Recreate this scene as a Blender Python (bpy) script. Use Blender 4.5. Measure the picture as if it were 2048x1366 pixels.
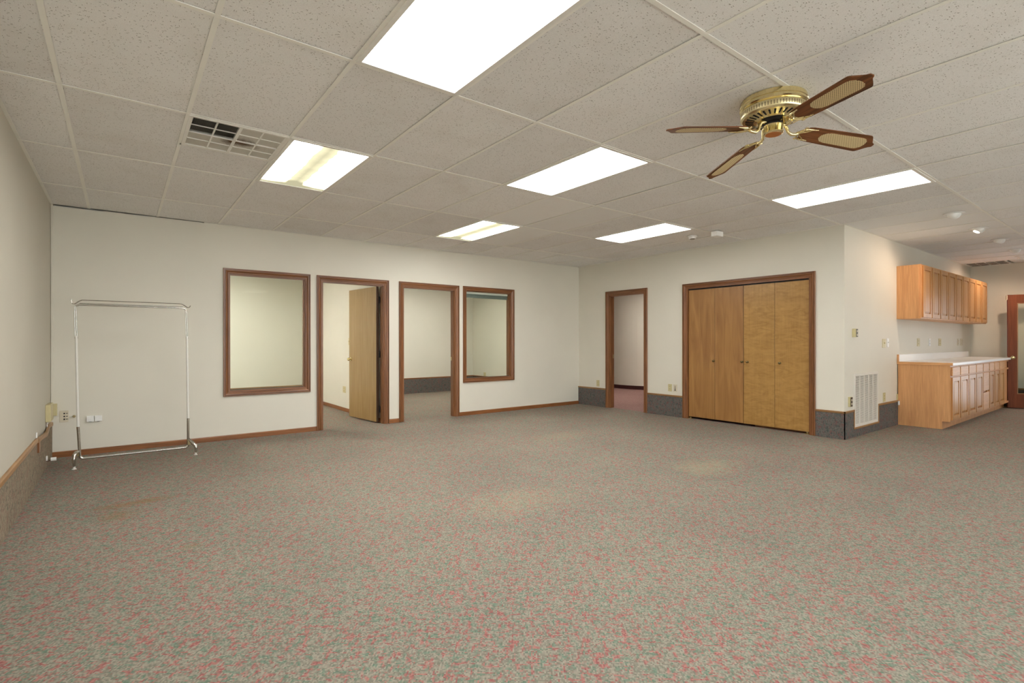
import bpy, bmesh, math, random
from mathutils import Vector, Matrix

random.seed(7)
for o in list(bpy.data.objects):
    bpy.data.objects.remove(o, do_unlink=True)
scn = bpy.context.scene
COL = scn.collection

# ------------------------------------------------------------------ measures
H = 2.6465          # ceiling height
HC = 1.2141         # camera height
XL, YA, XB, YC, XK = -0.581, 7.173, 7.084, 2.561, 13.12
YF = -3.52          # wall behind the camera
T = 0.6096          # ceiling module
GX, GY = -0.270, 1.365   # ceiling grid origin
TW = 0.12           # wall thickness

# ------------------------------------------------------------------ camera
cam_d = bpy.data.cameras.new('camera')
cam_d.sensor_width = 36.0
cam_d.lens = 1028.82 * 36 / 2048
cam_d.clip_start = 0.02
cam = bpy.data.objects.new('camera', cam_d)
COL.objects.link(cam)
yaw, pitch, roll = 0.65029, -0.00052, -0.00081
fwd = Vector((math.sin(yaw) * math.cos(pitch), math.cos(yaw) * math.cos(pitch), math.sin(pitch)))
rgt = Vector((math.cos(yaw), -math.sin(yaw), 0))
upv = rgt.cross(fwd)
r2 = rgt * math.cos(roll) + upv * math.sin(roll)
u2 = upv * math.cos(roll) - rgt * math.sin(roll)
m = Matrix((r2, u2, -fwd)).transposed().to_4x4()
m.translation = Vector((0, 0, HC))
cam.matrix_world = m
scn.camera = cam

# ------------------------------------------------------------------ world, exposure, lamp levels
w = bpy.data.worlds.new('world')
scn.world = w
w.use_nodes = True
w.node_tree.nodes['Background'].inputs[0].default_value = (0.92, 0.955, 1.0, 1)
w.node_tree.nodes['Background'].inputs[1].default_value = 4.2
sun_d = bpy.data.lights.new('sun', 'SUN')
sun_d.energy = 18.0
sun_d.angle = 0.01
sun_d.color = (1.0, 0.98, 0.96)
sun = bpy.data.objects.new('sun', sun_d)
COL.objects.link(sun)
sun.rotation_euler = Vector((0, 0, -1)).rotation_difference(Vector((0.55, -0.12, -0.82))).to_euler()  # added to light the outside pavement, whose bounce lifts the ceiling
vs = scn.view_settings
vs.view_transform = 'Standard'
vs.look = 'None'
vs.exposure = 0.0
vs.gamma = 1.0
vs.use_curve_mapping = False

E_MAIN = 15.5                         # troffer lens radiance
COL_MAIN = (1.0, 0.99, 0.955)
E_OFF1, COL_OFF1 = 39.0, (1.0, 0.965, 0.86)
E_OFF2, COL_OFF2 = 29.0, (1.0, 0.975, 0.88)
E_HALL, COL_HALL = 25.0, (1.0, 0.93, 0.84)
W_SPOT, COL_SPOT = 34.0, (1.0, 0.74, 0.55)

# ------------------------------------------------------------------ node helpers
def lin(c):
    return tuple(((v / 255) / 12.92 if v / 255 <= 0.04045 else ((v / 255 + 0.055) / 1.055) ** 2.4) for v in c)

def c4(c):
    return (c[0], c[1], c[2], 1)

class NT:
    def __init__(self, name, rough=0.5, metal=0.0, spec=0.5):
        self.m = bpy.data.materials.new(name)
        self.m.use_nodes = True
        self.t = self.m.node_tree
        self.b = self.t.nodes['Principled BSDF']
        self.out = self.t.nodes['Material Output']
        self.b.inputs['Roughness'].default_value = rough
        self.b.inputs['Metallic'].default_value = metal
        self.b.inputs['Specular IOR Level'].default_value = spec
        self._c = None
    def n(self, typ, **kw):
        nd = self.t.nodes.new(typ)
        for k, v in kw.items():
            setattr(nd, k, v)
        return nd
    def l(self, a, b):
        self.t.links.new(a, b)
    def coords(self, rnd=True, scale=(1, 1, 1), rot=(0, 0, 0)):
        tc = self.n('ShaderNodeTexCoord')
        src = tc.outputs['Object']
        if rnd:
            oi = self.n('ShaderNodeObjectInfo')
            mu = self.n('ShaderNodeMath', operation='MULTIPLY')
            mu.inputs[1].default_value = 37.0
            self.l(oi.outputs['Random'], mu.inputs[0])
            ad = self.n('ShaderNodeVectorMath', operation='ADD')
            self.l(src, ad.inputs[0]); self.l(mu.outputs[0], ad.inputs[1])
            src = ad.outputs[0]
        mp = self.n('ShaderNodeMapping')
        mp.inputs['Scale'].default_value = scale
        mp.inputs['Rotation'].default_value = rot
        self.l(src, mp.inputs[0])
        return mp.outputs[0]
    def noise(self, vec, scale, detail=2, rough=0.5, dist=0.0):
        nd = self.n('ShaderNodeTexNoise')
        nd.inputs['Scale'].default_value = scale
        nd.inputs['Detail'].default_value = detail
        nd.inputs['Roughness'].default_value = rough
        nd.inputs['Distortion'].default_value = dist
        if vec is not None:
            self.l(vec, nd.inputs['Vector'])
        return nd.outputs['Fac']
    def ramp(self, fac, stops, interp='LINEAR'):
        nd = self.n('ShaderNodeValToRGB')
        cr = nd.color_ramp
        cr.interpolation = interp
        while len(cr.elements) < len(stops):
            cr.elements.new(0.5)
        for e, (p, c) in zip(cr.elements, stops):
            e.position = p
            e.color = c4(c) if not isinstance(c, (int, float)) else (c, c, c, 1)
        self.l(fac, nd.inputs[0])
        return nd.outputs[0]
    def mix(self, fac, a, b, blend='MIX'):
        nd = self.n('ShaderNodeMix', data_type='RGBA', blend_type=blend)
        for s, v in ((nd.inputs[0], fac), (nd.inputs[6], a), (nd.inputs[7], b)):
            if isinstance(v, (int, float)):
                s.default_value = v
            elif isinstance(v, tuple):
                s.default_value = c4(v)
            else:
                self.l(v, s)
        return nd.outputs[2]
    def math(self, op, a, b=None, clamp=False):
        nd = self.n('ShaderNodeMath', operation=op, use_clamp=clamp)
        for s, v in ((nd.inputs[0], a), (nd.inputs[1], b)):
            if v is None:
                continue
            if isinstance(v, (int, float)):
                s.default_value = v
            else:
                self.l(v, s)
        return nd.outputs[0]
    def vmath(self, op, a, b=None):
        nd = self.n('ShaderNodeVectorMath', operation=op)
        for s, v in ((nd.inputs[0], a), (nd.inputs[1], b)):
            if v is None:
                continue
            if isinstance(v, tuple):
                s.default_value = v
            else:
                self.l(v, s)
        return nd.outputs[0] if op not in ('LENGTH', 'DISTANCE') else nd.outputs['Value']
    def color(self, sock):
        if isinstance(sock, tuple):
            self.b.inputs['Base Color'].default_value = c4(sock)
        else:
            self.l(sock, self.b.inputs['Base Color'])
    def bump(self, h, strength=0.2, dist=0.002):
        bp = self.n('ShaderNodeBump')
        bp.inputs['Strength'].default_value = strength
        bp.inputs['Distance'].default_value = dist
        self.l(h, bp.inputs['Height'])
        self.l(bp.outputs[0], self.b.inputs['Normal'])

def plain(name, c, rough=0.5, metal=0.0, var=0.06, scale=30, spec=0.5):
    k = NT(name, rough, metal, spec)
    v = k.coords()
    nz = k.noise(v, scale, 3)
    k.color(k.ramp(nz, [(0.3, tuple(x * (1 - var) for x in c)), (0.7, tuple(min(1, x * (1 + var)) for x in c))]))
    return k.m

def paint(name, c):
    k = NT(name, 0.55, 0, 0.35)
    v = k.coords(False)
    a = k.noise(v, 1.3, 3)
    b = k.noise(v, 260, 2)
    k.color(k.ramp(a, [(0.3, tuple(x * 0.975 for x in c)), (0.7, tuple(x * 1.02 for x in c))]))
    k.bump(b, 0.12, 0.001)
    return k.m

def wood(name, dark, light, axis, fine=60, rough=0.35, contrast=(0.3, 0.72), broad=0.35, coat=0.0, spec=0.5):
    k = NT(name, rough, 0, spec)
    s = [1.0, 1.0, 1.0]
    s['xyz'.index(axis)] = 0.045
    v = k.coords(True, tuple(s))
    a = k.noise(v, fine, 5, 0.62, 0.4)
    s2 = [1.0, 1.0, 1.0]
    s2['xyz'.index(axis)] = 0.12
    v2 = k.coords(True, tuple(s2))
    b = k.noise(v2, 9, 3, 0.5, 1.2)
    f = k.mix(broad, a, b)
    k.color(k.ramp(f, [(contrast[0], dark), (contrast[1], light)]))
    k.bump(a, 0.08, 0.001)
    if coat:
        k.b.inputs['Coat Weight'].default_value = coat
        k.b.inputs['Coat Roughness'].default_value = 0.18
    return k.m

# ------------------------------------------------------------------ materials
M = {}
WALLC = (0.79, 0.755, 0.66)
M['paint'] = paint('wall_paint', WALLC)
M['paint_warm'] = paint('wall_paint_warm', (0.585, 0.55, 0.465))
M['paint_cream'] = paint('office_paint', (0.80, 0.775, 0.69))
M['paving'] = paint('paving', (0.55, 0.54, 0.52))
M['plain_ceiling'] = paint('ceiling_paint', (0.72, 0.70, 0.65))

STAIN_D, STAIN_L = lin((98, 60, 36)), lin((164, 110, 70))
for ax in 'xyz':
    M['stain_' + ax] = wood('stained_wood_' + ax, STAIN_D, STAIN_L, ax, 70, 0.3, (0.28, 0.75), 0.4, 0.25)
    M['tan_' + ax] = wood('tan_wood_' + ax, lin((128, 90, 55)), lin((186, 145, 96)), ax, 70, 0.4)
    M['base_' + ax] = wood('baseboard_wood_' + ax, lin((108, 66, 36)), lin((168, 108, 62)), ax, 70, 0.35)
    M['oak_' + ax] = wood('oak_' + ax, lin((196, 140, 92)), lin((240, 186, 132)), ax, 75, 0.38, (0.25, 0.75), 0.42, 0.0, 0.28)
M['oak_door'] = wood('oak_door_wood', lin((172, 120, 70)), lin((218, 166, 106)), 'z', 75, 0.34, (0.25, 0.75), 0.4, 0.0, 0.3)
M['doorleaf'] = wood('birch_door', lin((150, 118, 70)), lin((182, 150, 98)), 'z', 40, 0.25, (0.2, 0.8), 0.4, 0.3)
M['leafedge'] = wood('door_edge', lin((52, 34, 20)), lin((84, 56, 34)), 'z', 60, 0.5)
M['closet_a'] = wood('closet_veneer_streaked', lin((132, 86, 48)), lin((186, 140, 80)), 'z', 8, 0.3, (0.24, 0.76), 0.75, 0.3)
def curly():
    k = NT('closet_veneer_curly', 0.3)
    v = k.coords(True, (1, 1.0, 3.2))
    a = k.noise(v, 4.5, 5, 0.6, 1.5)
    v2 = k.coords(True, (1, 1, 0.05))
    b = k.noise(v2, 60, 4)
    f = k.mix(0.25, a, b)
    k.color(k.ramp(f, [(0.3, lin((154, 112, 58))), (0.7, lin((190, 148, 84)))]))
    k.b.inputs['Coat Weight'].default_value = 0.3
    k.b.inputs['Coat Roughness'].default_value = 0.18
    return k.m
M['closet_b'] = curly()
M['reddoor'] = wood('red_mahogany', lin((92, 46, 26)), lin((146, 82, 50)), 'z', 50, 0.42, (0.25, 0.75), 0.4, 0.0, 0.25)
M['reddoor_y'] = M['reddoor']
M['rededge'] = wood('red_edge', lin((110, 36, 24)), lin((150, 56, 36)), 'z', 50, 0.4)
M['blade'] = wood('walnut_blade', lin((58, 32, 16)), lin((146, 92, 54)), 'x', 55, 0.45, (0.34, 0.66), 0.25, 0.0, 0.25)

M['brass'] = plain('polished_brass', (0.86, 0.74, 0.42), 0.17, 1.0, 0.05, 12)
M['brass_old'] = plain('antique_brass', (0.42, 0.34, 0.19), 0.3, 1.0, 0.1, 60)
M['knob_dark'] = plain('dark_brass_knob', (0.26, 0.20, 0.10), 0.22, 1.0, 0.1, 60)
M['copper'] = plain('copper_cap', (0.72, 0.36, 0.20), 0.28, 1.0, 0.05, 20)
M['chrome'] = plain('chrome_tube', (0.62, 0.60, 0.56), 0.16, 1.0, 0.06, 40)
M['dark_metal'] = plain('dark_metal', (0.035, 0.03, 0.028), 0.5, 0.4)
M['vent_grey'] = plain('vent_grey', (0.20, 0.195, 0.18), 0.6)
M['black'] = plain('black_void', (0.012, 0.012, 0.012), 0.8)
M['white_enamel'] = plain('white_enamel', (0.80, 0.78, 0.73), 0.35, 0, 0.02)
M['grille_white'] = plain('grille_white', (0.80, 0.765, 0.70), 0.45, 0, 0.02)
M['white_plastic'] = plain('white_plastic', (0.93, 0.92, 0.90), 0.4, 0, 0.02)
M['ivory'] = plain('ivory_plastic', lin((208, 196, 150)), 0.4, 0, 0.03)
M['almond'] = plain('almond_plastic', lin((216, 206, 184)), 0.45, 0, 0.03)
M['bronze_plate'] = plain('bronze_plate', (0.10, 0.075, 0.045), 0.4, 0.6, 0.2, 200)
M['laminate'] = plain('white_laminate', (0.95, 0.945, 0.93), 0.32, 0, 0.015)
M['vinyl_base'] = plain('burgundy_vinyl', lin((66, 26, 26)), 0.4, 0, 0.1)
M['gasket'] = plain('dark_gasket', (0.03, 0.035, 0.028), 0.5)
M['grey_blind'] = plain('grey_blind_slats', lin((128, 138, 134)), 0.35, 0.2, 0.05)
M['white_steel'] = plain('white_steel', (0.88, 0.865, 0.82), 0.4, 0, 0.02)
M['tee'] = plain('ceiling_tee_paint', (0.93, 0.915, 0.86), 0.45, 0, 0.02, 6)

def mat_tile(name, base, spots, stain):
    k = NT(name, 0.9, 0, 0.1)
    v = k.coords(True)
    vo1 = k.coords(True, (1.0, 0.34, 1.0), (0, 0, 0.5))
    vo2 = k.coords(True, (0.36, 1.0, 1.0), (0, 0, -0.25))
    masks = []
    for vec, sc in ((vo1, 150), (vo2, 120)):
        vr = k.n('ShaderNodeTexVoronoi', feature='F1')
        vr.inputs['Scale'].default_value = sc
        k.l(vec, vr.inputs['Vector'])
        d = k.math('LESS_THAN', vr.outputs['Distance'], 0.21)
        sp = k.n('ShaderNodeSeparateColor')
        k.l(vr.outputs['Color'], sp.inputs[0])
        g = k.math('GREATER_THAN', sp.outputs[0], 0.66)
        masks.append(k.math('MULTIPLY', d, g))
    fis = k.math('MAXIMUM', masks[0], masks[1])
    fine = k.noise(v, 330, 2)
    low = k.noise(v, 2.2, 4, 0.6)
    col = k.ramp(fine, [(0.30, tuple(x * 0.86 for x in base)), (0.55, base)])
    st = k.ramp(low, [(0.50, 0.0), (0.78, 1.0)])
    col = k.mix(k.math('MULTIPLY', st, stain), col, lin((168, 142, 96)))
    oi = k.n('ShaderNodeObjectInfo')
    tv = k.ramp(oi.outputs['Random'], [(0.0, 0.94), (1.0, 1.03)])
    col = k.mix(1.0, col, tv, 'MULTIPLY')
    col = k.mix(k.math('MULTIPLY', fis, spots), col, (0.20, 0.17, 0.135))
    k.color(col)
    h = k.math('SUBTRACT', fine, fis)
    k.bump(h, 0.3, 0.002)
    return k.m
TILE = (0.925, 0.915, 0.905)
M['tile'] = mat_tile('fissured_tile', TILE, 0.72, 0.12)
M['tile_new'] = mat_tile('smooth_tile', (0.95, 0.94, 0.925), 0.10, 0.03)

def mat_carpet(name, bases, reds, greens, stains=True, cell=0.006, thr=(0.574, 0.574)):
    k = NT(name, 0.95, 0, 0.05)
    tc = k.n('ShaderNodeTexCoord')
    p = tc.outputs['Object']
    mp = k.n('ShaderNodeMapping')
    mp.inputs['Rotation'].default_value = (0, 0, math.radians(39.0) if stains else 0.0)   # the carpet is laid askew to the walls
    k.l(p, mp.inputs[0])
    sn = k.vmath('SNAP', mp.outputs[0], (cell, cell * 1.25, cell))
    def pat(scale, off, th):
        a = k.vmath('ADD', k.vmath('MULTIPLY', sn, (scale, scale * 2.7, scale)), off)
        b = k.vmath('ADD', k.vmath('MULTIPLY', sn, (scale * 2.7, scale, scale)), tuple(q + 31.7 for q in off))
        na = k.noise(a, 1.0, 2, 0.65)
        nb = k.noise(b, 1.0, 2, 0.65)
        mx = k.math('MAXIMUM', na, nb)
        return k.math('MULTIPLY', k.math('SUBTRACT', mx, th), 17.0, True)
    wn = k.n('ShaderNodeTexWhiteNoise', noise_dimensions='3D')
    k.l(sn, wn.inputs['Vector'])
    wv = wn.outputs['Value']
    base = k.mix(wv, bases[0], bases[1])
    red = k.mix(wv, reds[0], reds[1])
    grn = k.mix(wv, greens[0], greens[1])
    col = k.mix(pat(22, (3.1, 7.7, 1.3), thr[1]), base, grn)
    col = k.mix(k.math('MULTIPLY', pat(21, (41.3, 17.1, 9.9), thr[0]), 0.82), col, red)
    low = k.noise(p, 0.9, 3, 0.55)
    col = k.mix(1.0, col, k.ramp(low, [(0.3, (0.93, 0.92, 0.91)), (0.7, (1.06, 1.05, 1.02))]), 'MULTIPLY')
    if stains:
        wob = k.noise(p, 5.0, 4, 0.7)
        for (x, y, rx, ry, c, a) in ((0.10, 4.80, 0.30, 0.10, lin((140, 102, 50)), 0.85),
                                     (-0.02, 4.52, 0.16, 0.18, lin((140, 106, 56)), 0.6),
                                     (0.33, 3.58, 0.08, 0.06, lin((140, 116, 60)), 0.45),
                                     (4.50, 2.82, 0.55, 0.34, lin((200, 188, 150)), 0.36),
                                     (2.42, 3.10, 0.60, 0.38, lin((196, 180, 142)), 0.22),
                                     (4.50, 4.85, 0.55, 0.32, lin((196, 180, 142)), 0.22)):
            d = k.vmath('MULTIPLY', k.vmath('SUBTRACT', p, (x, y, 0)), (1 / rx, 1 / ry, 0))
            ln = k.vmath('LENGTH', d)
            f = k.math('ADD', ln, k.math('MULTIPLY', k.math('SUBTRACT', wob, 0.5), 1.6))
            mk = k.ramp(f, [(0.25, 1.0), (1.0, 0.0)])
            col = k.mix(k.math('MULTIPLY', mk, a), col, k.mix(0.5, c, col))
    k.color(col)
    hb = k.noise(p, 420, 2)
    k.bump(k.math('ADD', hb, k.math('MULTIPLY', wv, 0.6)), 0.5, 0.004)
    return k.m
M['carpet'] = mat_carpet('tweed_carpet', (lin((119, 117, 107)), lin((157, 152, 139))), (lin((146, 82, 82)), lin((178, 116, 112))), (lin((98, 118, 104)), lin((126, 142, 126))))
M['carpet_wall'] = mat_carpet('wainscot_carpet', (lin((96, 95, 92)), lin((122, 118, 114))), (lin((116, 84, 82)), lin((136, 104, 100))), (lin((74, 84, 82)), lin((94, 102, 98))), False)
M['carpet_left'] = mat_carpet('wainscot_carpet_brown', (lin((136, 124, 108)), lin((162, 150, 132))), (lin((132, 108, 96)), lin((150, 124, 110))), (lin((112, 108, 96)), lin((128, 122, 108))), False)
M['carpet_pink'] = mat_carpet('mauve_carpet', (lin((150, 120, 116)), lin((170, 138, 132))), (lin((142, 106, 104)), lin((158, 120, 116))), (lin((142, 114, 108)), lin((154, 124, 118))), False)

def mat_glass():
    k = NT('window_glass')
    t = k.t
    tr = k.n('ShaderNodeBsdfTransparent')
    tr.inputs[0].default_value = (0.95, 0.97, 0.95, 1)
    gl = k.n('ShaderNodeBsdfGlossy')
    gl.inputs['Roughness'].default_value = 0.01
    fr = k.n('ShaderNodeFresnel')
    fr.inputs[0].default_value = 1.09
    mx = k.n('ShaderNodeMixShader')
    k.l(fr.outputs[0], mx.inputs[0]); k.l(tr.outputs[0], mx.inputs[1]); k.l(gl.outputs[0], mx.inputs[2])
    k.l(mx.outputs[0], k.out.inputs[0])
    t.nodes.remove(k.b)
    return k.m
M['glass'] = mat_glass()

def mat_lens(name, colr, e, tube_bands=False):
    k = NT(name)
    em = k.n('ShaderNodeEmission')
    tc = k.n('ShaderNodeTexCoord')
    p = tc.outputs['Object']
    sx = k.n('ShaderNodeSeparateXYZ')
    k.l(p, sx.inputs[0])
    if tube_bands:
        ax = k.math('ABSOLUTE', sx.outputs[0])
        nz = k.math('MULTIPLY', k.math('SUBTRACT', k.noise(p, 7, 3), 0.5), 0.06)
        ax = k.math('ADD', ax, nz)
        band = k.ramp(ax, [(0.0, 0.024), (0.06, 0.036), (0.17, 1.0)])  # glow of two tubes and the dim strip between, painted into the emission
        ey = k.math('SUBTRACT', 0.58, sx.outputs[1])
        ends = k.ramp(k.math('ADD', ey, nz), [(0.0, 0.018), (0.05, 0.026), (0.20, 1.0)])
        f = k.math('MULTIPLY', band, ends)
        f = k.math('MAXIMUM', f, 0.018)
        col = k.mix(k.ramp(f, [(0.03, 0.0), (0.3, 1.0)]), (1.0, 0.93, 0.60), colr)
        k.l(col, em.inputs[0])
        k.l(k.math('MULTIPLY', f, e), em.inputs[1])
    else:
        em.inputs[0].default_value = c4(colr)
        wv = k.n('ShaderNodeTexWave')
        wv.inputs['Scale'].default_value = 2.6
        k.l(p, wv.inputs[0])
        k.l(k.math('MULTIPLY', k.math('ADD', k.math('MULTIPLY', wv.outputs['Fac'], 0.2), 0.9), e), em.inputs[1])
    k.l(em.outputs[0], k.out.inputs[0])
    k.t.nodes.remove(k.b)
    return k.m
M['lens'] = mat_lens('troffer_lens', COL_MAIN, E_MAIN)
M['lens_tube_bands'] = mat_lens('troffer_lens_tube_bands', COL_MAIN, E_MAIN * 2.1, True)
M['lens_dim'] = mat_lens('troffer_lens_dim', COL_MAIN, E_MAIN * 0.55)
M['lens_strong'] = mat_lens('troffer_lens_strong', COL_MAIN, E_MAIN * 1.4)
M['lens_off1'] = mat_lens('office_lens', COL_OFF1, E_OFF1)
M['lens_off2'] = mat_lens('office_lens_neutral', COL_OFF2, E_OFF2)
M['lens_hall'] = mat_lens('hall_lens', COL_HALL, E_HALL)
M['bulb_on'] = mat_lens('lit_bulb', (1.0, 0.88, 0.72), 30.0)

def mat_cane():
    k = NT('woven_cane', 0.6)
    tc = k.n('ShaderNodeTexCoord')
    p = k.vmath('MULTIPLY', tc.outputs['Object'], (1 / 0.0125, 1 / 0.0125, 0))
    def dots(off):
        q = k.vmath('FRACTION', k.vmath('ADD', p, off))
        q = k.vmath('SUBTRACT', q, (0.5, 0.5, 0))
        return k.math('LESS_THAN', k.vmath('LENGTH', q), 0.20)
    d = k.math('MAXIMUM', dots((0, 0, 0)), dots((0.5, 0.5, 0)))
    k.color(k.mix(d, lin((226, 206, 158)), lin((112, 82, 50))))
    return k.m
M['cane'] = mat_cane()
def mat_band():
    k = NT('perforated_brass', 0.3, 1.0)
    tc = k.n('ShaderNodeTexCoord')
    sx = k.n('ShaderNodeSeparateXYZ')
    k.l(tc.outputs['Object'], sx.inputs[0])
    ang = k.math('ARCTAN2', sx.outputs[1], sx.outputs[0])
    fa = k.math('FRACT', k.math('MULTIPLY', ang, 72 / (2 * math.pi)))
    d = k.math('LESS_THAN', k.math('ABSOLUTE', k.math('SUBTRACT', fa, 0.5)), 0.2)
    zz = k.math('LESS_THAN', k.math('ABSOLUTE', k.math('ADD', sx.outputs[2], 0.083)), 0.011)
    k.color(k.mix(k.math('MULTIPLY', d, zz), (0.84, 0.74, 0.45), (0.38, 0.31, 0.18)))
    return k.m
M['band'] = mat_band()
def mat_louvre():
    k = NT('dusty_louvre', 0.6)
    v = k.coords(False)
    a = k.noise(v, 9, 4, 0.6)
    d = k.vmath('LENGTH', k.vmath('MULTIPLY', k.vmath('SUBTRACT', v, (0.03, 0.02, 0.0)), (5.0, 7.5, 0)))
    f = k.math('ADD', d, k.math('MULTIPLY', k.math('SUBTRACT', a, 0.5), 1.6))
    k.color(k.ramp(f, [(0.25, lin((110, 80, 52))), (0.85, (0.84, 0.81, 0.74))]))
    return k.m
M['louvre_dirty'] = mat_louvre()

# ------------------------------------------------------------------ mesh helpers
class MB:
    def __init__(self):
        self.bm = bmesh.new()
    def box(self, x0, x1, y0, y1, z0, z1):
        x0, x1 = min(x0, x1), max(x0, x1); y0, y1 = min(y0, y1), max(y0, y1); z0, z1 = min(z0, z1), max(z0, z1)
        v = [self.bm.verts.new(p) for p in ((x0, y0, z0), (x1, y0, z0), (x1, y1, z0), (x0, y1, z0), (x0, y0, z1), (x1, y0, z1), (x1, y1, z1), (x0, y1, z1))]
        for f in ((3, 2, 1, 0), (4, 5, 6, 7), (0, 1, 5, 4), (1, 2, 6, 5), (2, 3, 7, 6), (3, 0, 4, 7)):
            self.bm.faces.new([v[i] for i in f])
        return self
    def quad(self, *pts):
        self.bm.faces.new([self.bm.verts.new(p) for p in pts])
        return self
    def prism(self, poly, lo, hi):
        """poly: list of 3-vectors functions: f(t) with t=lo/hi"""
        a = [self.bm.verts.new(f(lo)) for f in poly]
        b = [self.bm.verts.new(f(hi)) for f in poly]
        n = len(poly)
        for i in range(n):
            self.bm.faces.new((a[i], a[(i + 1) % n], b[(i + 1) % n], b[i]))
        self.bm.faces.new(list(reversed(a))); self.bm.faces.new(b)
        return self
    def loft(self, ra, rb):
        a = [self.bm.verts.new(q) for q in ra]
        b = [self.bm.verts.new(q) for q in rb]
        n = len(a)
        for i in range(n):
            self.bm.faces.new((a[i], a[(i + 1) % n], b[(i + 1) % n], b[i]))
        self.bm.faces.new(list(reversed(a))); self.bm.faces.new(b)
        return self
    def lathe(self, prof, seg=48, c=(0, 0, 0)):
        rings = []
        for r, z in prof:
            if r < 1e-6:
                rings.append([self.bm.verts.new((c[0], c[1], c[2] + z))])
            else:
                rings.append([self.bm.verts.new((c[0] + r * math.cos(2 * math.pi * i / seg), c[1] + r * math.sin(2 * math.pi * i / seg), c[2] + z)) for i in range(seg)])
        for A, B in zip(rings, rings[1:]):
            if len(A) == 1 and len(B) == 1:
                continue
            for i in range(seg):
                j = (i + 1) % seg
                if len(A) == 1:
                    self.bm.faces.new((A[0], B[j], B[i]))
                elif len(B) == 1:
                    self.bm.faces.new((A[i], A[j], B[0]))
                else:
                    self.bm.faces.new((A[i], A[j], B[j], B[i]))
        return self
    def tube(self, pts, rad, seg=10, cap=True):
        pts = [Vector(p) for p in pts]
        rads = rad if isinstance(rad, (list, tuple)) else [rad] * len(pts)
        rings = []
        prev = None
        for i, p in enumerate(pts):
            if i == 0: d = pts[1] - p
            elif i == len(pts) - 1: d = p - pts[i - 1]
            else: d = (pts[i + 1] - p).normalized() + (p - pts[i - 1]).normalized()
            d.normalize()
            if prev is None:
                a = Vector((0, 0, 1)) if abs(d.z) < 0.9 else Vector((1, 0, 0))
                u = d.cross(a).normalized()
            else:
                u = (prev - d * prev.dot(d)).normalized()
            prev = u
            v = d.cross(u)
            rings.append([self.bm.verts.new(p + (u * math.cos(2 * math.pi * k / seg) + v * math.sin(2 * math.pi * k / seg)) * rads[i]) for k in range(seg)])
        for A, B in zip(rings, rings[1:]):
            for k in range(seg):
                j = (k + 1) % seg
                self.bm.faces.new((A[k], A[j], B[j], B[k]))
        if cap:
            self.bm.faces.new(list(reversed(rings[0]))); self.bm.faces.new(rings[-1])
        return self
    def shift(self, d):
        bmesh.ops.translate(self.bm, verts=self.bm.verts, vec=d)
        return self
    def xform(self, mat):
        bmesh.ops.transform(self.bm, matrix=mat, verts=self.bm.verts)
        return self
    def bevel(self, w, seg=2):
        bmesh.ops.bevel(self.bm, geom=list(self.bm.edges), offset=w, segments=seg, affect='EDGES', profile=0.5)
        return self
    def mesh(self, name, mat, smooth=False):
        bmesh.ops.recalc_face_normals(self.bm, faces=self.bm.faces)
        me = bpy.data.meshes.new(name)
        self.bm.to_mesh(me); self.bm.free()
        me.materials.append(mat)
        if smooth:
            for f in me.polygons: f.use_smooth = True
            try: me.set_sharp_from_angle(angle=math.radians(38))
            except Exception: pass
        return me

def obj(name, mb, mat, parent=None, smooth=False, world=True, loc=None, label=None):
    """mb is in world coordinates (world=True) or already local to the parent/loc"""
    if isinstance(mb, MB):
        if parent is not None and world:
            org = parent_world(parent)
            mb.shift(-org)
        if loc is not None and parent is None and world:
            mb.shift(-Vector(loc))
        me = mb.mesh(name, M[mat] if isinstance(mat, str) else mat, smooth)
    else:
        me = mb
    o = bpy.data.objects.new(name, me)
    COL.objects.link(o)
    if parent is not None:
        o.parent = parent
        if loc is not None and not world: o.location = loc
    elif loc is not None:
        o.location = loc
    if label: o['label'] = label
    return o

def parent_world(o):
    v = Vector((0, 0, 0))
    while o is not None:
        v += o.location
        o = o.parent
    return v

def tag(o, label=None, cat=None, group=None, kind=None):
    if label: o['label'] = label
    if cat: o['category'] = cat
    if group: o['group'] = group
    if kind: o['kind'] = kind
    return o

def thing(name, label, cat, loc, group=None, kind=None):
    o = bpy.data.objects.new(name, None)
    o.empty_display_size = 0.1
    COL.objects.link(o)
    o.location = loc
    return tag(o, label, cat, group, kind)

def copy_tree(src, parent=None):
    c = src.copy()
    COL.objects.link(c)
    c.parent = parent
    for ch in list(src.children):
        copy_tree(ch, c)
    return c

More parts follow.
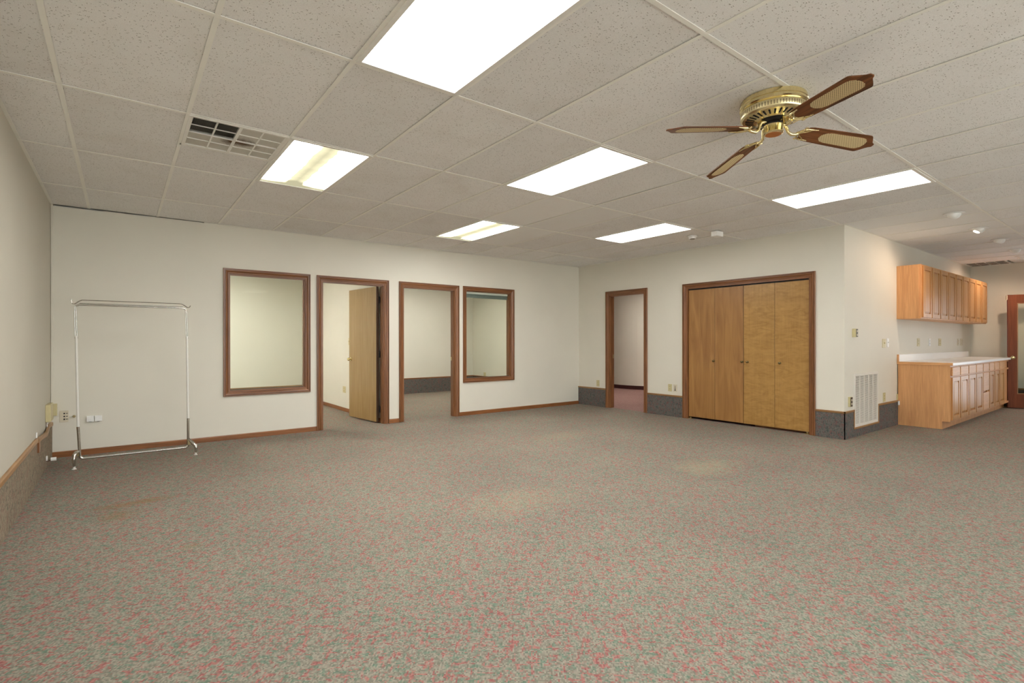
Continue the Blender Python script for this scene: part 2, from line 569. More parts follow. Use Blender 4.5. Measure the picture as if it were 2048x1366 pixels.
def wall_mesh(axis, f0, f1, u0, u1, z0, z1, holes):
    """axis 'y': wall in plane y=f0..f1 running along x; 'x': plane x=f0..f1 running along y"""
    us = sorted({u0, u1, *[h[0] for h in holes], *[h[1] for h in holes]})
    zs = sorted({z0, z1, *[h[2] for h in holes], *[h[3] for h in holes]})
    us = [u for u in us if u0 <= u <= u1]; zs = [z for z in zs if z0 <= z <= z1]
    def solid(i, j):
        if i < 0 or j < 0 or i >= len(us) - 1 or j >= len(zs) - 1: return False
        cu, cz = (us[i] + us[i + 1]) / 2, (zs[j] + zs[j + 1]) / 2
        return not any(h[0] < cu < h[1] and h[2] < cz < h[3] for h in holes)
    mb = MB()
    P = (lambda u, f, z: (u, f, z)) if axis == 'y' else (lambda u, f, z: (f, u, z))
    for i in range(len(us) - 1):
        for j in range(len(zs) - 1):
            if not solid(i, j): continue
            a, b, c, d = us[i], us[i + 1], zs[j], zs[j + 1]
            mb.quad(P(a, f0, c), P(b, f0, c), P(b, f0, d), P(a, f0, d))
            mb.quad(P(a, f1, c), P(b, f1, c), P(b, f1, d), P(a, f1, d))
            if not solid(i - 1, j): mb.quad(P(a, f0, c), P(a, f1, c), P(a, f1, d), P(a, f0, d))
            if not solid(i + 1, j): mb.quad(P(b, f0, c), P(b, f1, c), P(b, f1, d), P(b, f0, d))
            if not solid(i, j - 1): mb.quad(P(a, f0, c), P(b, f0, c), P(b, f1, c), P(a, f1, c))
            if not solid(i, j + 1): mb.quad(P(a, f0, d), P(b, f0, d), P(b, f1, d), P(a, f1, d))
    bmesh.ops.remove_doubles(mb.bm, verts=mb.bm.verts, dist=1e-5)
    return mb

def struct(name, mb, mat, label, cat):
    return tag(obj(name, mb, mat), label, cat, kind='structure')

# ------------------------------------------------------------------ room shell
OFFY = 10.95                      # far wall of the two offices
PX0, PX1 = 3.10, 3.22             # partition between the offices
D1 = (2.185, 3.095); D2 = (3.388, 4.305); DZ = 2.05
W1 = (1.066, 1.970); W2 = (4.512, 5.430); WZ = (0.600, 2.052)
D3 = (5.595, 6.395)
CL = (2.953, 4.777)
KD = (0.36, 1.22)

struct('floor', MB().box(XL - 0.3, XB + 0.06, YF - 0.2, 11.2, -0.08, 0).box(XB + 0.06, 13.4, YF - 0.2, YC + 0.05, -0.08, 0),
       'carpet', 'grey-green tweed carpet flecked with red across the big room', 'floor')
struct('floor_hall', MB().box(XB + 0.06, 13.4, YC + 0.05, 11.4, -0.08, -0.001), 'carpet_pink',
       'mauve pink carpet in the hallway beyond the narrow doorway', 'floor')

top = H + 0.10
struct('wall_back', wall_mesh('y', YA, YA + TW, XL, XB, 0, top, [
    (D1[0], D1[1], -1, DZ), (D2[0], D2[1], -1, DZ), (W1[0], W1[1], WZ[0], WZ[1]), (W2[0], W2[1], WZ[0], WZ[1]),
    (XL + 0.02, -0.15, H - 0.012, 9), (-0.15, 0.25, H - 0.007, 9), (0.25, 0.8, H - 0.004, 9)]),
    'paint', 'long cream wall with two office windows and two doorways', 'wall')
struct('wall_right', wall_mesh('x', XB, XB + TW, YC, OFFY + TW, 0, top, [(D3[0], D3[1], -1, DZ), (CL[0], CL[1], -1, 2.045)]),
       'paint', 'pale wall with the narrow doorway and the folding closet doors', 'wall')
struct('wall_kitchen', wall_mesh('y', YC, YC + TW, XB + TW, XK + TW, 0, top, []), 'paint', 'wall behind the oak kitchen cabinets', 'wall')
struct('wall_far', wall_mesh('x', XK, XK + TW, YF, YC, 0, top, [(KD[0], KD[1], -1, 2.06)]), 'paint', 'far end wall behind the red wooden glass door', 'wall')
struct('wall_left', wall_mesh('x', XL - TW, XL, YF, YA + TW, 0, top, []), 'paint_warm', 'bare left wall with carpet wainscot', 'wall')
SF = (-0.3, 6.9, 0.12, 2.42)
struct('wall_front', wall_mesh('y', YF - TW, YF, XL, XK, 0, top, [(SF[0], SF[1], SF[2], SF[3])]), 'paint', 'wall behind the viewer', 'wall')
struct('wall_office_partition', wall_mesh('x', PX0, PX1, YA + TW, OFFY, 0, top, []), 'paint_cream', 'cream partition wall seen through the doorway with the open door', 'wall')
struct('wall_office_far', wall_mesh('y', OFFY, OFFY + TW, XL - TW, XB, 0, top, []), 'paint_cream', 'far office wall seen through the windows and doorways', 'wall')
struct('wall_office_left', wall_mesh('x', XL - TW, XL, YA + TW, OFFY, 0, top, []), 'paint_cream', 'left wall of the first office', 'wall')
# hallway wall with a rounded outer corner
def hall_path():
    pts = [(11.3, 12.6), (10.30, 9.35)]
    c0, c1, c2 = Vector((10.30, 9.35)), Vector((10.02, 8.42)), Vector((10.75, 7.80))
    for i in range(1, 12):
        t = i / 12
        q = c0 * (1 - t) ** 2 + c1 * 2 * t * (1 - t) + c2 * t ** 2
        pts.append((q.x, q.y))
    pts += [(10.75, 7.80), (13.2, 5.75)]
    return pts
def strip(path, off, th, z0, z1):
    mb = MB()
    P = [Vector((x, y)) for x, y in path]
    def nrm(i):
        a = P[max(i - 1, 0)]; b = P[min(i + 1, len(P) - 1)]
        d = (b - a).normalized()
        return Vector((d.y, -d.x))
    for i in range(len(P) - 1):
        n0, n1 = nrm(i), nrm(i + 1)
        a0, a1 = P[i] - n0 * off, P[i + 1] - n1 * off
        b0, b1 = P[i] - n0 * (off + th), P[i + 1] - n1 * (off + th)
        mb.quad((a0.x, a0.y, z0), (a1.x, a1.y, z0), (a1.x, a1.y, z1), (a0.x, a0.y, z1))
        mb.quad((b0.x, b0.y, z0), (b1.x, b1.y, z0), (b1.x, b1.y, z1), (b0.x, b0.y, z1))
        mb.quad((a0.x, a0.y, z1), (a1.x, a1.y, z1), (b1.x, b1.y, z1), (b0.x, b0.y, z1))
    bmesh.ops.remove_doubles(mb.bm, verts=mb.bm.verts, dist=1e-5)
    return mb
hp = hall_path()
hs = -1
struct('wall_hall', strip(hp, 0.0, 0.12, 0, top), 'paint', 'softly rounded hallway wall seen through the narrow doorway', 'wall')
tag(obj('baseboard_hall', strip(hp, -0.009, 0.008, 0, 0.092), 'vinyl_base'), 'dark burgundy vinyl base at the foot of the hallway wall', 'baseboard', kind='structure')
struct('wall_hall_end', MB().box(XB + TW, 13.4, 11.1, 11.2, 0, top), 'paint', 'end wall of the hallway', 'wall')
struct('wall_hall_side', MB().box(13.26, 13.36, YC + TW, 11.1, 0, top), 'paint', 'outer wall of the hallway', 'wall')
# closet box
struct('wall_closet', MB().box(XB + TW, XB + 0.80, CL[1] + 0.08, CL[1] + 0.14, 0, top).box(XB + TW, XB + 0.80, CL[0] - 0.14, CL[0] - 0.08, 0, top).box(XB + 0.80, XB + 0.86, CL[0] - 0.14, CL[1] + 0.14, 0, top),
       'paint', 'inside walls of the closet behind the folding doors', 'wall')
struct('ceiling_side_rooms', MB().box(XL - TW, XB, YA + TW, OFFY + TW, H - 0.02, H + 0.03).box(XB + TW, 13.4, YC + TW, 11.2, H - 0.02, H + 0.03),
       'plain_ceiling', 'plain ceiling of the offices and hallway', 'ceiling')
struct('ceiling_deck', MB().box(XL - 0.15, 13.45, YF - 0.2, 11.2, top + 0.002, top + 0.08), 'black', 'dark deck above the hung ceiling', 'ceiling')

# unseen shop-front glazing and pavement, added to bring daylight onto the ceiling
w3 = thing('window_3', 'row of tall unseen shop-front panes added for daylight', 'window', (SF[0], YF, SF[2]), kind='structure')
nP = 5
for k in range(nP + 1):
    x = SF[0] + (SF[1] - SF[0]) * k / nP
    obj('mullion', MB().box(x - 0.03, x + 0.03, YF - 0.10, YF - 0.02, SF[2], SF[3]), 'white_steel', w3)
for k in range(nP):
    x, x2 = SF[0] + (SF[1] - SF[0]) * k / nP + 0.03, SF[0] + (SF[1] - SF[0]) * (k + 1) / nP - 0.03
    obj('glass_pane', MB().box(x, x2, YF - 0.066, YF - 0.060, SF[2], SF[3]), 'glass', w3)
struct('floor_added', MB().box(-12, 26, YF - 18, YF - TW - 0.08, -0.15, -0.05), 'paving', 'pale unseen pavement added to bounce daylight indoors', 'pavement')

# ------------------------------------------------------------------ ceiling grid
ceil = thing('ceiling', 'hung ceiling of fissured lay-in tiles in a painted metal grid', 'ceiling', (0, 0, H), kind='structure')
xs = [XL] + [GX + i * T for i in range(0, 22)] + [XK]
ys = [YF] + [GY + j * 2 * T for j in range(-4, 5)] + [YA]
ys = sorted(set(y for y in ys if YF <= y <= YA))
lights = {(2, 0): 0, (2, 2): 1, (5, 1): 0, (6, 3): 1, (9, 2): 0, (9, 0): 0, (2, -2): 0, (5, -3): 0, (9, -2): 0, (13, -3): 0, (16, -2): 0}
vent_cell = (1, 2)
new_tiles = {(6, 2), (7, 3), (7, 2)}
def tile_mesh(wd, dp):
    mb = MB().box(-wd / 2, wd / 2, -dp / 2, dp / 2, 0, 0.014)
    return mb
tcache = {}
rt = random.Random(3)
for ix in range(len(xs) - 1):
    i = ix - 1
    for jy in range(len(ys) - 1):
        j = round((ys[jy + 1] - GY) / (2 * T)) - 1 if ys[jy + 1] < YA - 0.01 else 4
        x0, x1, y0, y1 = xs[ix], xs[ix + 1], ys[jy], ys[jy + 1]
        if (i, j) in lights: continue
        if x1 > XB + 0.05 and y0 >= YC: continue
        if x0 < XB < x1 and y0 >= YC: x1 = XB
        if x0 >= XB and y1 > YC > y0: y1 = YC
        cells = [(x0, x1, y0, y1)]
        if (i, j) == vent_cell: cells = [(x0, x1, y0 + T, y1)]
        if i == 21 and j == 0: cells = [(x0, x1, y0, YC - 0.62)]
        if x0 < XB < x1 and y0 < YC < y1: cells = [(x0, XB, y0, y1), (XB, x1, y0, YC)]
        for (a, b, c, d) in cells:
            if d - c < 0.03 or b - a < 0.03: continue
            mk = 'tile_new' if ((i, j) in new_tiles or (i >= 12 and rt.random() < 0.75)) else 'tile'
            key = (round(b - a, 3), round(d - c, 3), mk)
            if key not in tcache:
                tcache[key] = tile_mesh(b - a - 0.006, d - c - 0.006).mesh('tile', M[mk])
            o = obj('tile', tcache[key], mk, ceil, world=False, loc=((a + b) / 2, (c + d) / 2, 0.0025 + rt.random() * 0.0015))
            o.rotation_euler = (rt.uniform(-1, 1) * 0.0012, rt.uniform(-1, 1) * 0.003, 0)
# grid tees: cross tees along y, main runners along x
for x in xs[1:-1]:
    y1 = YA if x < XB else YC
    obj('cross_tee', MB().box(x - 0.012, x + 0.012, YF, y1, H - 0.002, H + 0.001).box(x - 0.001, x + 0.001, YF, y1, H, H + 0.03), 'tee', ceil)
for y in ys[1:-1]:
    x1 = XK if y < YC else XB
    obj('main_runner', MB().box(XL, x1, y - 0.012, y + 0.012, H - 0.0026, H + 0.001).box(XL, x1, y - 0.001, y + 0.001, H, H + 0.03), 'tee', ceil)
obj('cross_tee', MB().box(xs[2], xs[3], GY + 5 * T - 0.012, GY + 5 * T + 0.012, H - 0.002, H + 0.001), 'tee', ceil)
for bx in ((XL, XL + 0.02, YF, YA), (XB - 0.02, XB, YC - 0.02, YA), (XB - 0.02, XK, YC - 0.02, YC), (XK - 0.02, XK, YF, YC), (0.8, XB, YA - 0.02, YA)):
    obj('wall_angle', MB().box(*bx, H - 0.0015, H + 0.001), 'tee', ceil)

# ------------------------------------------------------------------ fluorescent troffers
def troffer(x0, y0, lens, label, z=H, wd=T, dp=2 * T, group='recessed fluorescent ceiling lights'):
    cx_, cy_ = x0 + wd / 2, y0 + dp / 2
    t = thing('ceiling_light', label, 'ceiling light', (cx_, cy_, z), group)
    fr = MB()
    a, b, i = wd / 2 - 0.006, dp / 2 - 0.006, 0.026
    for (p, q, r, s) in ((-a, a, -b, -b + i), (-a, a, b - i, b), (-a, -a + i, -b + i, b - i), (a - i, a, -b + i, b - i)):
        fr.box(p, q, r, s, -0.007, 0.02)
    obj('frame', fr, 'white_steel', t, world=False)
    obj('housing', MB().box(-a, a, -b, b, 0.02, 0.09), 'white_steel', t, world=False)
    obj('lens', MB().box(-a + i - 0.002, a - i + 0.002, -b + i - 0.002, b - i + 0.002, 0.0, 0.004), lens, t, world=False)
    return t
LL = {(2, 0): 'largest fluorescent ceiling light, cut by the top edge of the picture',
      (2, 2): 'yellowish fluorescent ceiling light beside the square air vent',
      (5, 1): 'bright fluorescent ceiling light nearest the left fan blade',
      (6, 3): 'small-looking fluorescent ceiling light with a dim middle, nearest the windows',
      (9, 2): 'bright fluorescent ceiling light beside the smoke detector',
      (9, 0): 'long bright fluorescent ceiling light below the right fan blades'}
for (i, j), tube_bands in lights.items():
    troffer(GX + i * T, GY + j * 2 * T, 'lens_tube_bands' if tube_bands else ('lens_dim' if i >= 9 else ('lens_strong' if j < 0 and i == 2 else 'lens')), LL.get((i, j), 'fluorescent ceiling light behind the viewer'))
troffer(0.75, 8.5, 'lens_off1', 'fluorescent light inside the first office', H - 0.022, group='office and hallway lights')
troffer(4.9, 8.4, 'lens_off2', 'fluorescent light inside the second office', H - 0.022, group='office and hallway lights')
troffer(8.9, 6.3, 'lens_hall', 'ceiling light inside the hallway', H - 0.022, group='office and hallway lights')

# ------------------------------------------------------------------ casings
PROF = [(0.0, 0.0), (0.0, 0.009), (0.005, 0.0125), (0.011, 0.0125), (0.014, 0.006), (0.020, 0.008), (0.032, 0.017), (0.040, 0.0195), (0.044, 0.0195), (0.0465, 0.0105), (0.0515, 0.0105), (0.054, 0.024), (0.0625, 0.024), (0.065, 0.021), (0.065, 0.0)]
def casing(parent, axis, face, sgn, u0, u1, z0, z1, bottom=False, mats='stain', w=0.065, names='casing'):
    """mitred casing around opening u0..u1, z0..z1 on wall face; protrudes by sgn along the wall normal"""
    P = (lambda u, n, z: (u, face + sgn * n, z)) if axis == 'y' else (lambda u, n, z: (face + sgn * n, u, z))
    k = w / 0.065
    pr = [(d * k, n) for d, n in PROF]
    hm = mats + ('_x' if axis == 'y' else '_y')
    zb = z0 - (0 if not bottom else 1) * 0
    def bot(d): return z0 - d if bottom else z0
    obj(names, MB().loft([P(u0 - d, n, bot(d)) for d, n in pr], [P(u0 - d, n, z1 + d) for d, n in pr]), mats + '_z', parent)
    obj(names, MB().loft([P(u1 + d, n, bot(d)) for d, n in pr], [P(u1 + d, n, z1 + d) for d, n in pr]), mats + '_z', parent)
    obj(names, MB().loft([P(u0 - d, n, z1 + d) for d, n in pr], [P(u1 + d, n, z1 + d) for d, n in pr]), hm, parent)
    if bottom:
        obj(names, MB().loft([P(u0 - d, n, z0 - d) for d, n in pr], [P(u1 + d, n, z0 - d) for d, n in pr]), hm, parent)

def jambs(parent, axis, f0, f1, u0, u1, z0, z1, th=0.016, bottom=False, stop=None):
    B = (lambda u_0, u_1, a, b, c, d: (u_0, u_1, a, b, c, d)) if axis == 'y' else (lambda u_0, u_1, a, b, c, d: (a, b, u_0, u_1, c, d))
    hm = 'stain_x' if axis == 'y' else 'stain_y'
    obj('jamb', MB().box(*B(u0, u0 + th, f0, f1, z0, z1)), 'stain_z', parent)
    obj('jamb', MB().box(*B(u1 - th, u1, f0, f1, z0, z1)), 'stain_z', parent)
    obj('head_jamb', MB().box(*B(u0 + th, u1 - th, f0, f1, z1 - th, z1)), hm, parent)
    if bottom:
        obj('sill', MB().box(*B(u0 + th, u1 - th, f0, f1, z0, z0 + th)), hm, parent)
    if stop:
        s0, s1 = stop
        obj('door_stop', MB().box(*B(u0 + th, u0 + th + 0.011, s0, s1, z0, z1 - th)), 'stain_z', parent)
        obj('door_stop', MB().box(*B(u1 - th - 0.011, u1 - th, s0, s1, z0, z1 - th)), 'stain_z', parent)
        obj('door_stop', MB().box(*B(u0 + th + 0.011, u1 - th - 0.011, s0, s1, z1 - th - 0.011, z1 - th)), hm, parent)

# ------------------------------------------------------------------ windows
def window(n, W, label):
    t = thing('window_%d' % n, label, 'window', (W[0], YA, WZ[0]), kind='structure')
    casing(t, 'y', YA, -1, W[0], W[1], WZ[0], WZ[1], True)
    jambs(t, 'y', YA, YA + TW, W[0], W[1], WZ[0], WZ[1], 0.007, True)
    a, b, c, d = W[0] + 0.007, W[1] - 0.007, WZ[0] + 0.007, WZ[1] - 0.007
    y0, y1 = YA + 0.028, YA + 0.040
    obj('glazing_stop', MB().box(a, a + 0.010, y0, y1, c, d), 'stain_z', t)
    obj('glazing_stop', MB().box(b - 0.010, b, y0, y1, c, d), 'stain_z', t)
    obj('glazing_stop', MB().box(a + 0.01, b - 0.01, y0, y1, d - 0.010, d), 'stain_x', t)
    obj('glazing_stop', MB().box(a + 0.01, b - 0.01, y0, y1, c, c + 0.006), 'gasket', t)
    if n == 1: obj('glazing_stop', MB().box(a + 0.01, b - 0.01, y1 + 0.008, y1 + 0.03, c, c + 0.022), 'tan_x', t)
    obj('glass_pane', MB().box(a, b, y1 + 0.001, y1 + 0.006, c, d), 'glass', t)
    casing(t, 'y', YA + TW, 1, W[0], W[1], WZ[0], WZ[1], True)
    return t
window(1, W1, 'office window with a brown wooden frame beside the clothes rack')
window(2, W2, 'office window with a brown frame and a raised grey blind')
bl = thing('window_blind', 'raised grey mini blind at the top of the second office window', 'blind', ((W2[0] + W2[1]) / 2, YA + 0.085, 1.95))
obj('headrail', MB().box(W2[0] + 0.022, W2[1] - 0.022, YA + 0.068, YA + 0.098, 2.005, 2.034), 'white_steel', bl)
for q in range(8):
    obj('slat', MB().box(W2[0] + 0.026, W2[1] - 0.026, YA + 0.070, YA + 0.096, 1.955 + q * 0.0062, 1.9595 + q * 0.0062), 'grey_blind', bl)
obj('bottom_rail', MB().box(W2[0] + 0.026, W2[1] - 0.026, YA + 0.070, YA + 0.096, 1.940, 1.953), 'grey_blind', bl)

# ------------------------------------------------------------------ doors in the long wall
def knob(parent, base, nrm, r=0.027, proj=0.06, mat='brass', rose=0.032):
    d = Vector(nrm).normalized()
    rot = Vector((0, 0, 1)).rotation_difference(d).to_matrix().to_4x4()
    prof = [(0, 0), (rose, 0), (rose, 0.004), (rose * 0.7, 0.009), (0.011, 0.012), (0.010, proj * 0.45), (r * 0.75, proj * 0.55), (r, proj * 0.75), (r * 0.85, proj * 0.93), (r * 0.4, proj), (0, proj)]
    mb = MB().lathe(prof, 24)
    mb.xform(Matrix.Translation(Vector(base)) @ rot)
    return obj('knob', mb, mat, parent, smooth=True)

d1 = thing('door_1', 'doorway with a tan door standing open into the first office', 'door', (D1[0], YA, 0), kind='structure')
casing(d1, 'y', YA, -1, D1[0], D1[1], 0, DZ)
jambs(d1, 'y', YA - 0.002, YA + TW, D1[0], D1[1], 0, DZ, 0.016, False, (YA + 0.02, YA + 0.075))
hx, hy = 3.074, YA + 0.115
ang = math.atan2(0.93, -0.105)
u = Vector((math.cos(ang), math.sin(ang), 0)); nv = Vector((-u.y, u.x, 0))
LW = 0.868
leaf_o = Vector((hx - 0.02, hy + 0.012, 0))
def leaf_box(o, a0, a1, n0, n1, z0, z1, uu, nn):
    mb = MB().box(a0, a1, n0, n1, z0, z1)
    mt = Matrix(((uu.x, nn.x, 0, o.x), (uu.y, nn.y, 0, o.y), (0, 0, 1, o.z), (0, 0, 0, 1)))
    return mb.xform(mt)
leaf = obj('door_leaf', leaf_box(leaf_o, 0, LW, -0.001, 0.036, 0.018, 2.028, u, nv), 'doorleaf', d1, label='smooth tan slab door standing open')
obj('leaf_edge', leaf_box(leaf_o, -0.003, 0.0005, -0.0005, 0.0355, 0.018, 2.028, u, nv), 'leafedge', d1)
kp = leaf_o + u * (LW - 0.065) + nv * 0.036 + Vector((0, 0, 0.93))
kn = knob(d1, kp, nv)
knob(d1, leaf_o + u * (LW - 0.065) + Vector((0, 0, 0.93)), -nv)
for z in (0.2, 1.02, 1.83):
    hg = MB().tube([(hx - 0.004, hy + 0.006, z - 0.045), (hx - 0.004, hy + 0.006, z + 0.045)], 0.007, 10)
    hg.box(hx - 0.02, hx + 0.006, hy - 0.002, hy + 0.001, z - 0.045, z + 0.045)
    obj('hinge', hg, 'dark_metal', d1)

d2 = thing('door_2', 'open doorway in the long wall showing the office with grey carpet wainscot', 'door', (D2[0], YA, 0), kind='structure')
casing(d2, 'y', YA, -1, D2[0], D2[1], 0, DZ)
jambs(d2, 'y', YA - 0.002, YA + TW, D2[0], D2[1], 0, DZ, 0.016, False, (YA + 0.02, YA + 0.075))
obj('strike_plate', MB().box(D2[1] - 0.019, D2[1] - 0.0155, YA + 0.078, YA + 0.11, 0.90, 0.96), 'brass', d2)

d3 = thing('door_3', 'narrow open doorway in the closet wall showing the pink hallway', 'door', (XB, D3[0], 0), kind='structure')
casing(d3, 'x', XB, -1, D3[0], D3[1], 0, DZ)
jambs(d3, 'x', XB - 0.002, XB + TW, D3[0], D3[1], 0, DZ, 0.016, False, (XB + 0.02, XB + 0.075))
obj('strike_plate', MB().box(XB + 0.08, XB + 0.115, D3[1] - 0.020, D3[1] - 0.0155, 0.90, 0.97), 'brass_old', d3)

# ------------------------------------------------------------------ closet with four folding panels
d4 = thing('door_4', 'closet with four golden-brown folding wood panels and brass knobs', 'door', (XB, CL[0], 0), kind='structure')
casing(d4, 'x', XB, -1, CL[0], CL[1], 0, 2.045)
jambs(d4, 'x', XB - 0.002, XB + TW, CL[0], CL[1], 0, 2.045, 0.016)
obj('track', MB().box(XB + 0.035, XB + 0.065, CL[0] + 0.016, CL[1] - 0.016, 2.005, 2.029), 'dark_metal', d4)
c0, c1 = CL[0] + 0.020, CL[1] - 0.020
pw = (c1 - c0) / 4
kpos = [3.344, 3.795, 3.876, 4.320]
for q in range(4):
    a, b = c0 + q * pw + 0.0022, c0 + (q + 1) * pw - 0.0022
    if q == 1: b -= 0.005
    off = 0.004 if q in (2, 3) else 0.0
    pn = obj('folding_panel', MB().box(XB + 0.022 + off, XB + 0.055 + off, a, b, 0.034, 2.008).bevel(0.0015, 1), 'closet_b' if q < 2 else 'closet_a', d4)
    knob(pn, (XB + 0.022 + off, kpos[q], 0.916), (-1, 0, 0), 0.0185, 0.036, 'knob_dark', 0.014)
for y in (c0 + 0.03, c1 - 0.03):
    obj('floor_bracket', MB().box(XB + 0.015, XB + 0.055, y - 0.03, y + 0.03, 0.0, 0.012).box(XB + 0.03, XB + 0.04, y - 0.008, y + 0.008, 0.012, 0.034), 'brass', d4)
obj('loose_board', MB().box(XB + 0.10, XB + 0.115, CL[0] + 0.02, CL[0] + 0.78, 0, 0.06), 'stain_y', d4)

# ------------------------------------------------------------------ baseboards and carpet wainscot
bb = thing('baseboard_back', 'low brown wooden baseboard along the long window wall', 'baseboard', (XL, YA, 0), kind='structure')
for a, b in ((XL + 0.001, D1[0] - 0.065), (D1[1] + 0.065, D2[0] - 0.065), (D2[1] + 0.065, XB - 0.012)):
    prof = [(0, 0), (0.012, 0), (0.012, 0.050), (0.008, 0.058), (0, 0.060)]
    obj('baseboard_strip', MB().loft([(a, YA - n, z) for n, z in prof], [(b, YA - n, z) for n, z in prof]), 'base_x', bb)
bo = thing('baseboard_office', 'brown wooden baseboard on the cream office partition', 'baseboard', (PX0, YA + TW, 0), kind='structure')
obj('baseboard_strip', MB().box(PX0 - 0.012, PX0, YA + TW, OFFY, 0, 0.062), 'base_y', bo)

CT = 0.345    # top of wood cap
def cap_y(parent, x0, x1, face, sgn, zt=CT, mat='tan_x'):
    pr = [(0, zt - 0.028), (0.010, zt - 0.028), (0.016, zt - 0.020), (0.016, zt - 0.004), (0.010, zt), (0, zt)]
    obj('wood_cap', MB().loft([(x0, face + sgn * n, z) for n, z in pr], [(x1, face + sgn * n, z) for n, z in pr]), mat, parent)
def cap_x(parent, y0, y1, face, sgn, zt=CT, mat='tan_y'):
    pr = [(0, zt - 0.028), (0.010, zt - 0.028), (0.016, zt - 0.020), (0.016, zt - 0.004), (0.010, zt), (0, zt)]
    obj('wood_cap', MB().loft([(face + sgn * n, y0, z) for n, z in pr], [(face + sgn * n, y1, z) for n, z in pr]), mat, parent)

br = thing('baseboard_right', 'grey carpet wainscot strips with a thin wood cap on the closet wall', 'wainscot', (XB, YC, 0), kind='structure')
for a, b in ((YC - 0.010, CL[0] - 0.065), (CL[1] + 0.065, D3[0] - 0.065), (D3[1] + 0.065, YA)):
    obj('carpet_strip', MB().box(XB - 0.010, XB, a, b, 0, CT - 0.026), 'carpet_wall', br)
    cap_x(br, a if a > YC else YC - 0.016, b, XB, -1)
bk = thing('baseboard_kitchen', 'grey carpet wainscot stepping around the white air grille', 'wainscot', (XB, YC, 0), kind='structure')
g0, g1, gz = 7.372, 8.190, 0.104
obj('carpet_strip', MB().box(XB - 0.010, g0 - 0.02, YC - 0.010, YC, 0, CT - 0.026), 'carpet_wall', bk)
obj('carpet_strip', MB().box(g0 - 0.02, g1 + 0.02, YC - 0.010, YC, 0, gz), 'carpet_wall', bk)
obj('carpet_strip', MB().box(g1 + 0.02, 8.995, YC - 0.010, YC, 0, CT - 0.016), 'carpet_wall', bk)
cap_y(bk, XB - 0.016, g0, YC, -1)
cap_y(bk, g1, 8.99, YC, -1, CT + 0.012)
cap_y(bk, g0 - 0.026, g1 + 0.026, YC, -1, gz + 0.018)
obj('wood_cap', MB().box(g0 - 0.026, g0, YC - 0.015, YC, gz + 0.018, CT - 0.028), 'tan_z', bk)
obj('wood_cap', MB().box(g1, g1 + 0.026, YC - 0.015, YC, gz + 0.018, CT - 0.016), 'tan_z', bk)
bf = thing('baseboard_far', 'dark carpet wainscot behind the red glass door', 'wainscot', (XK, KD[1], 0), kind='structure')
obj('carpet_strip', MB().box(XK - 0.010, XK, KD[1] + 0.07, YC, 0, CT - 0.026), 'carpet_wall', bf)
cap_x(bf, KD[1] + 0.07, YC, XK, -1)
bw = thing('baseboard_left', 'brownish carpet wainscot with a buckled wood cap on the left wall', 'wainscot', (XL, 0, 0), kind='structure')
obj('carpet_strip', MB().box(XL, XL + 0.012, YF, YA - 0.001, 0, 0.352), 'carpet_left', bw)
# three lengths of cap, the last buckled up and away from the wall near the corner
def cap_path(pts):
    mb = MB()
    rings = []
    for y, dx, z in pts:
        rings.append([mb.bm.verts.new(p) for p in ((XL + dx, y, z - 0.042), (XL + dx + 0.013, y, z - 0.042), (XL + dx + 0.018, y, z - 0.034), (XL + dx + 0.018, y, z - 0.006), (XL + dx + 0.011, y, z), (XL + dx, y, z))])
    for A, B in zip(rings, rings[1:]):
        for k in range(6):
            mb.bm.faces.new((A[k], A[(k + 1) % 6], B[(k + 1) % 6], B[k]))
    mb.bm.faces.new(list(reversed(rings[0]))); mb.bm.faces.new(rings[-1])
    return mb
obj('wood_cap', cap_path([(YF, 0.001, 0.388), (5.97, 0.001, 0.388)]), 'tan_y', bw)
obj('wood_cap', cap_path([(5.985, 0.004, 0.384), (6.2, 0.012, 0.380), (6.45, 0.022, 0.372), (6.65, 0.012, 0.378), (6.85, 0.003, 0.392), (7.02, 0.002, 0.386), (YA - 0.004, 0.002, 0.376)]), 'tan_y', bw)
obj('cap_splice', MB().box(XL + 0.012, XL + 0.026, 5.955, 6.02, 0.262, 0.348), 'base_z', bw)
b2 = thing('baseboard_second_office', 'dark carpet wainscot with a wood cap around the second office', 'wainscot', (PX1, OFFY, 0), kind='structure')
obj('carpet_strip', MB().box(PX1, XB, OFFY - 0.010, OFFY, 0, 0.335), 'carpet_wall', b2)
obj('carpet_strip', MB().box(XB - 0.010, XB, YA + TW, OFFY - 0.01, 0, 0.335), 'carpet_wall', b2)
cap_y(b2, PX1, XB, OFFY, -1, 0.360, 'base_x')
cap_x(b2, YA + TW, OFFY - 0.016, XB, -1, 0.360, 'base_y')
# ceiling-corner raceway
rc = thing('cable_raceway', 'thin painted cable raceway running up the left corner', 'raceway', (XL + 0.014, YA - 0.006, 0.6))
obj('raceway_cover', MB().box(XL + 0.004, XL + 0.024, YA - 0.012, YA, 0.56, H - 0.014), 'paint', rc)
obj('raceway_joint', MB().box(XL + 0.002, XL + 0.026, YA - 0.014, YA, 1.05, 1.09), 'paint', rc)

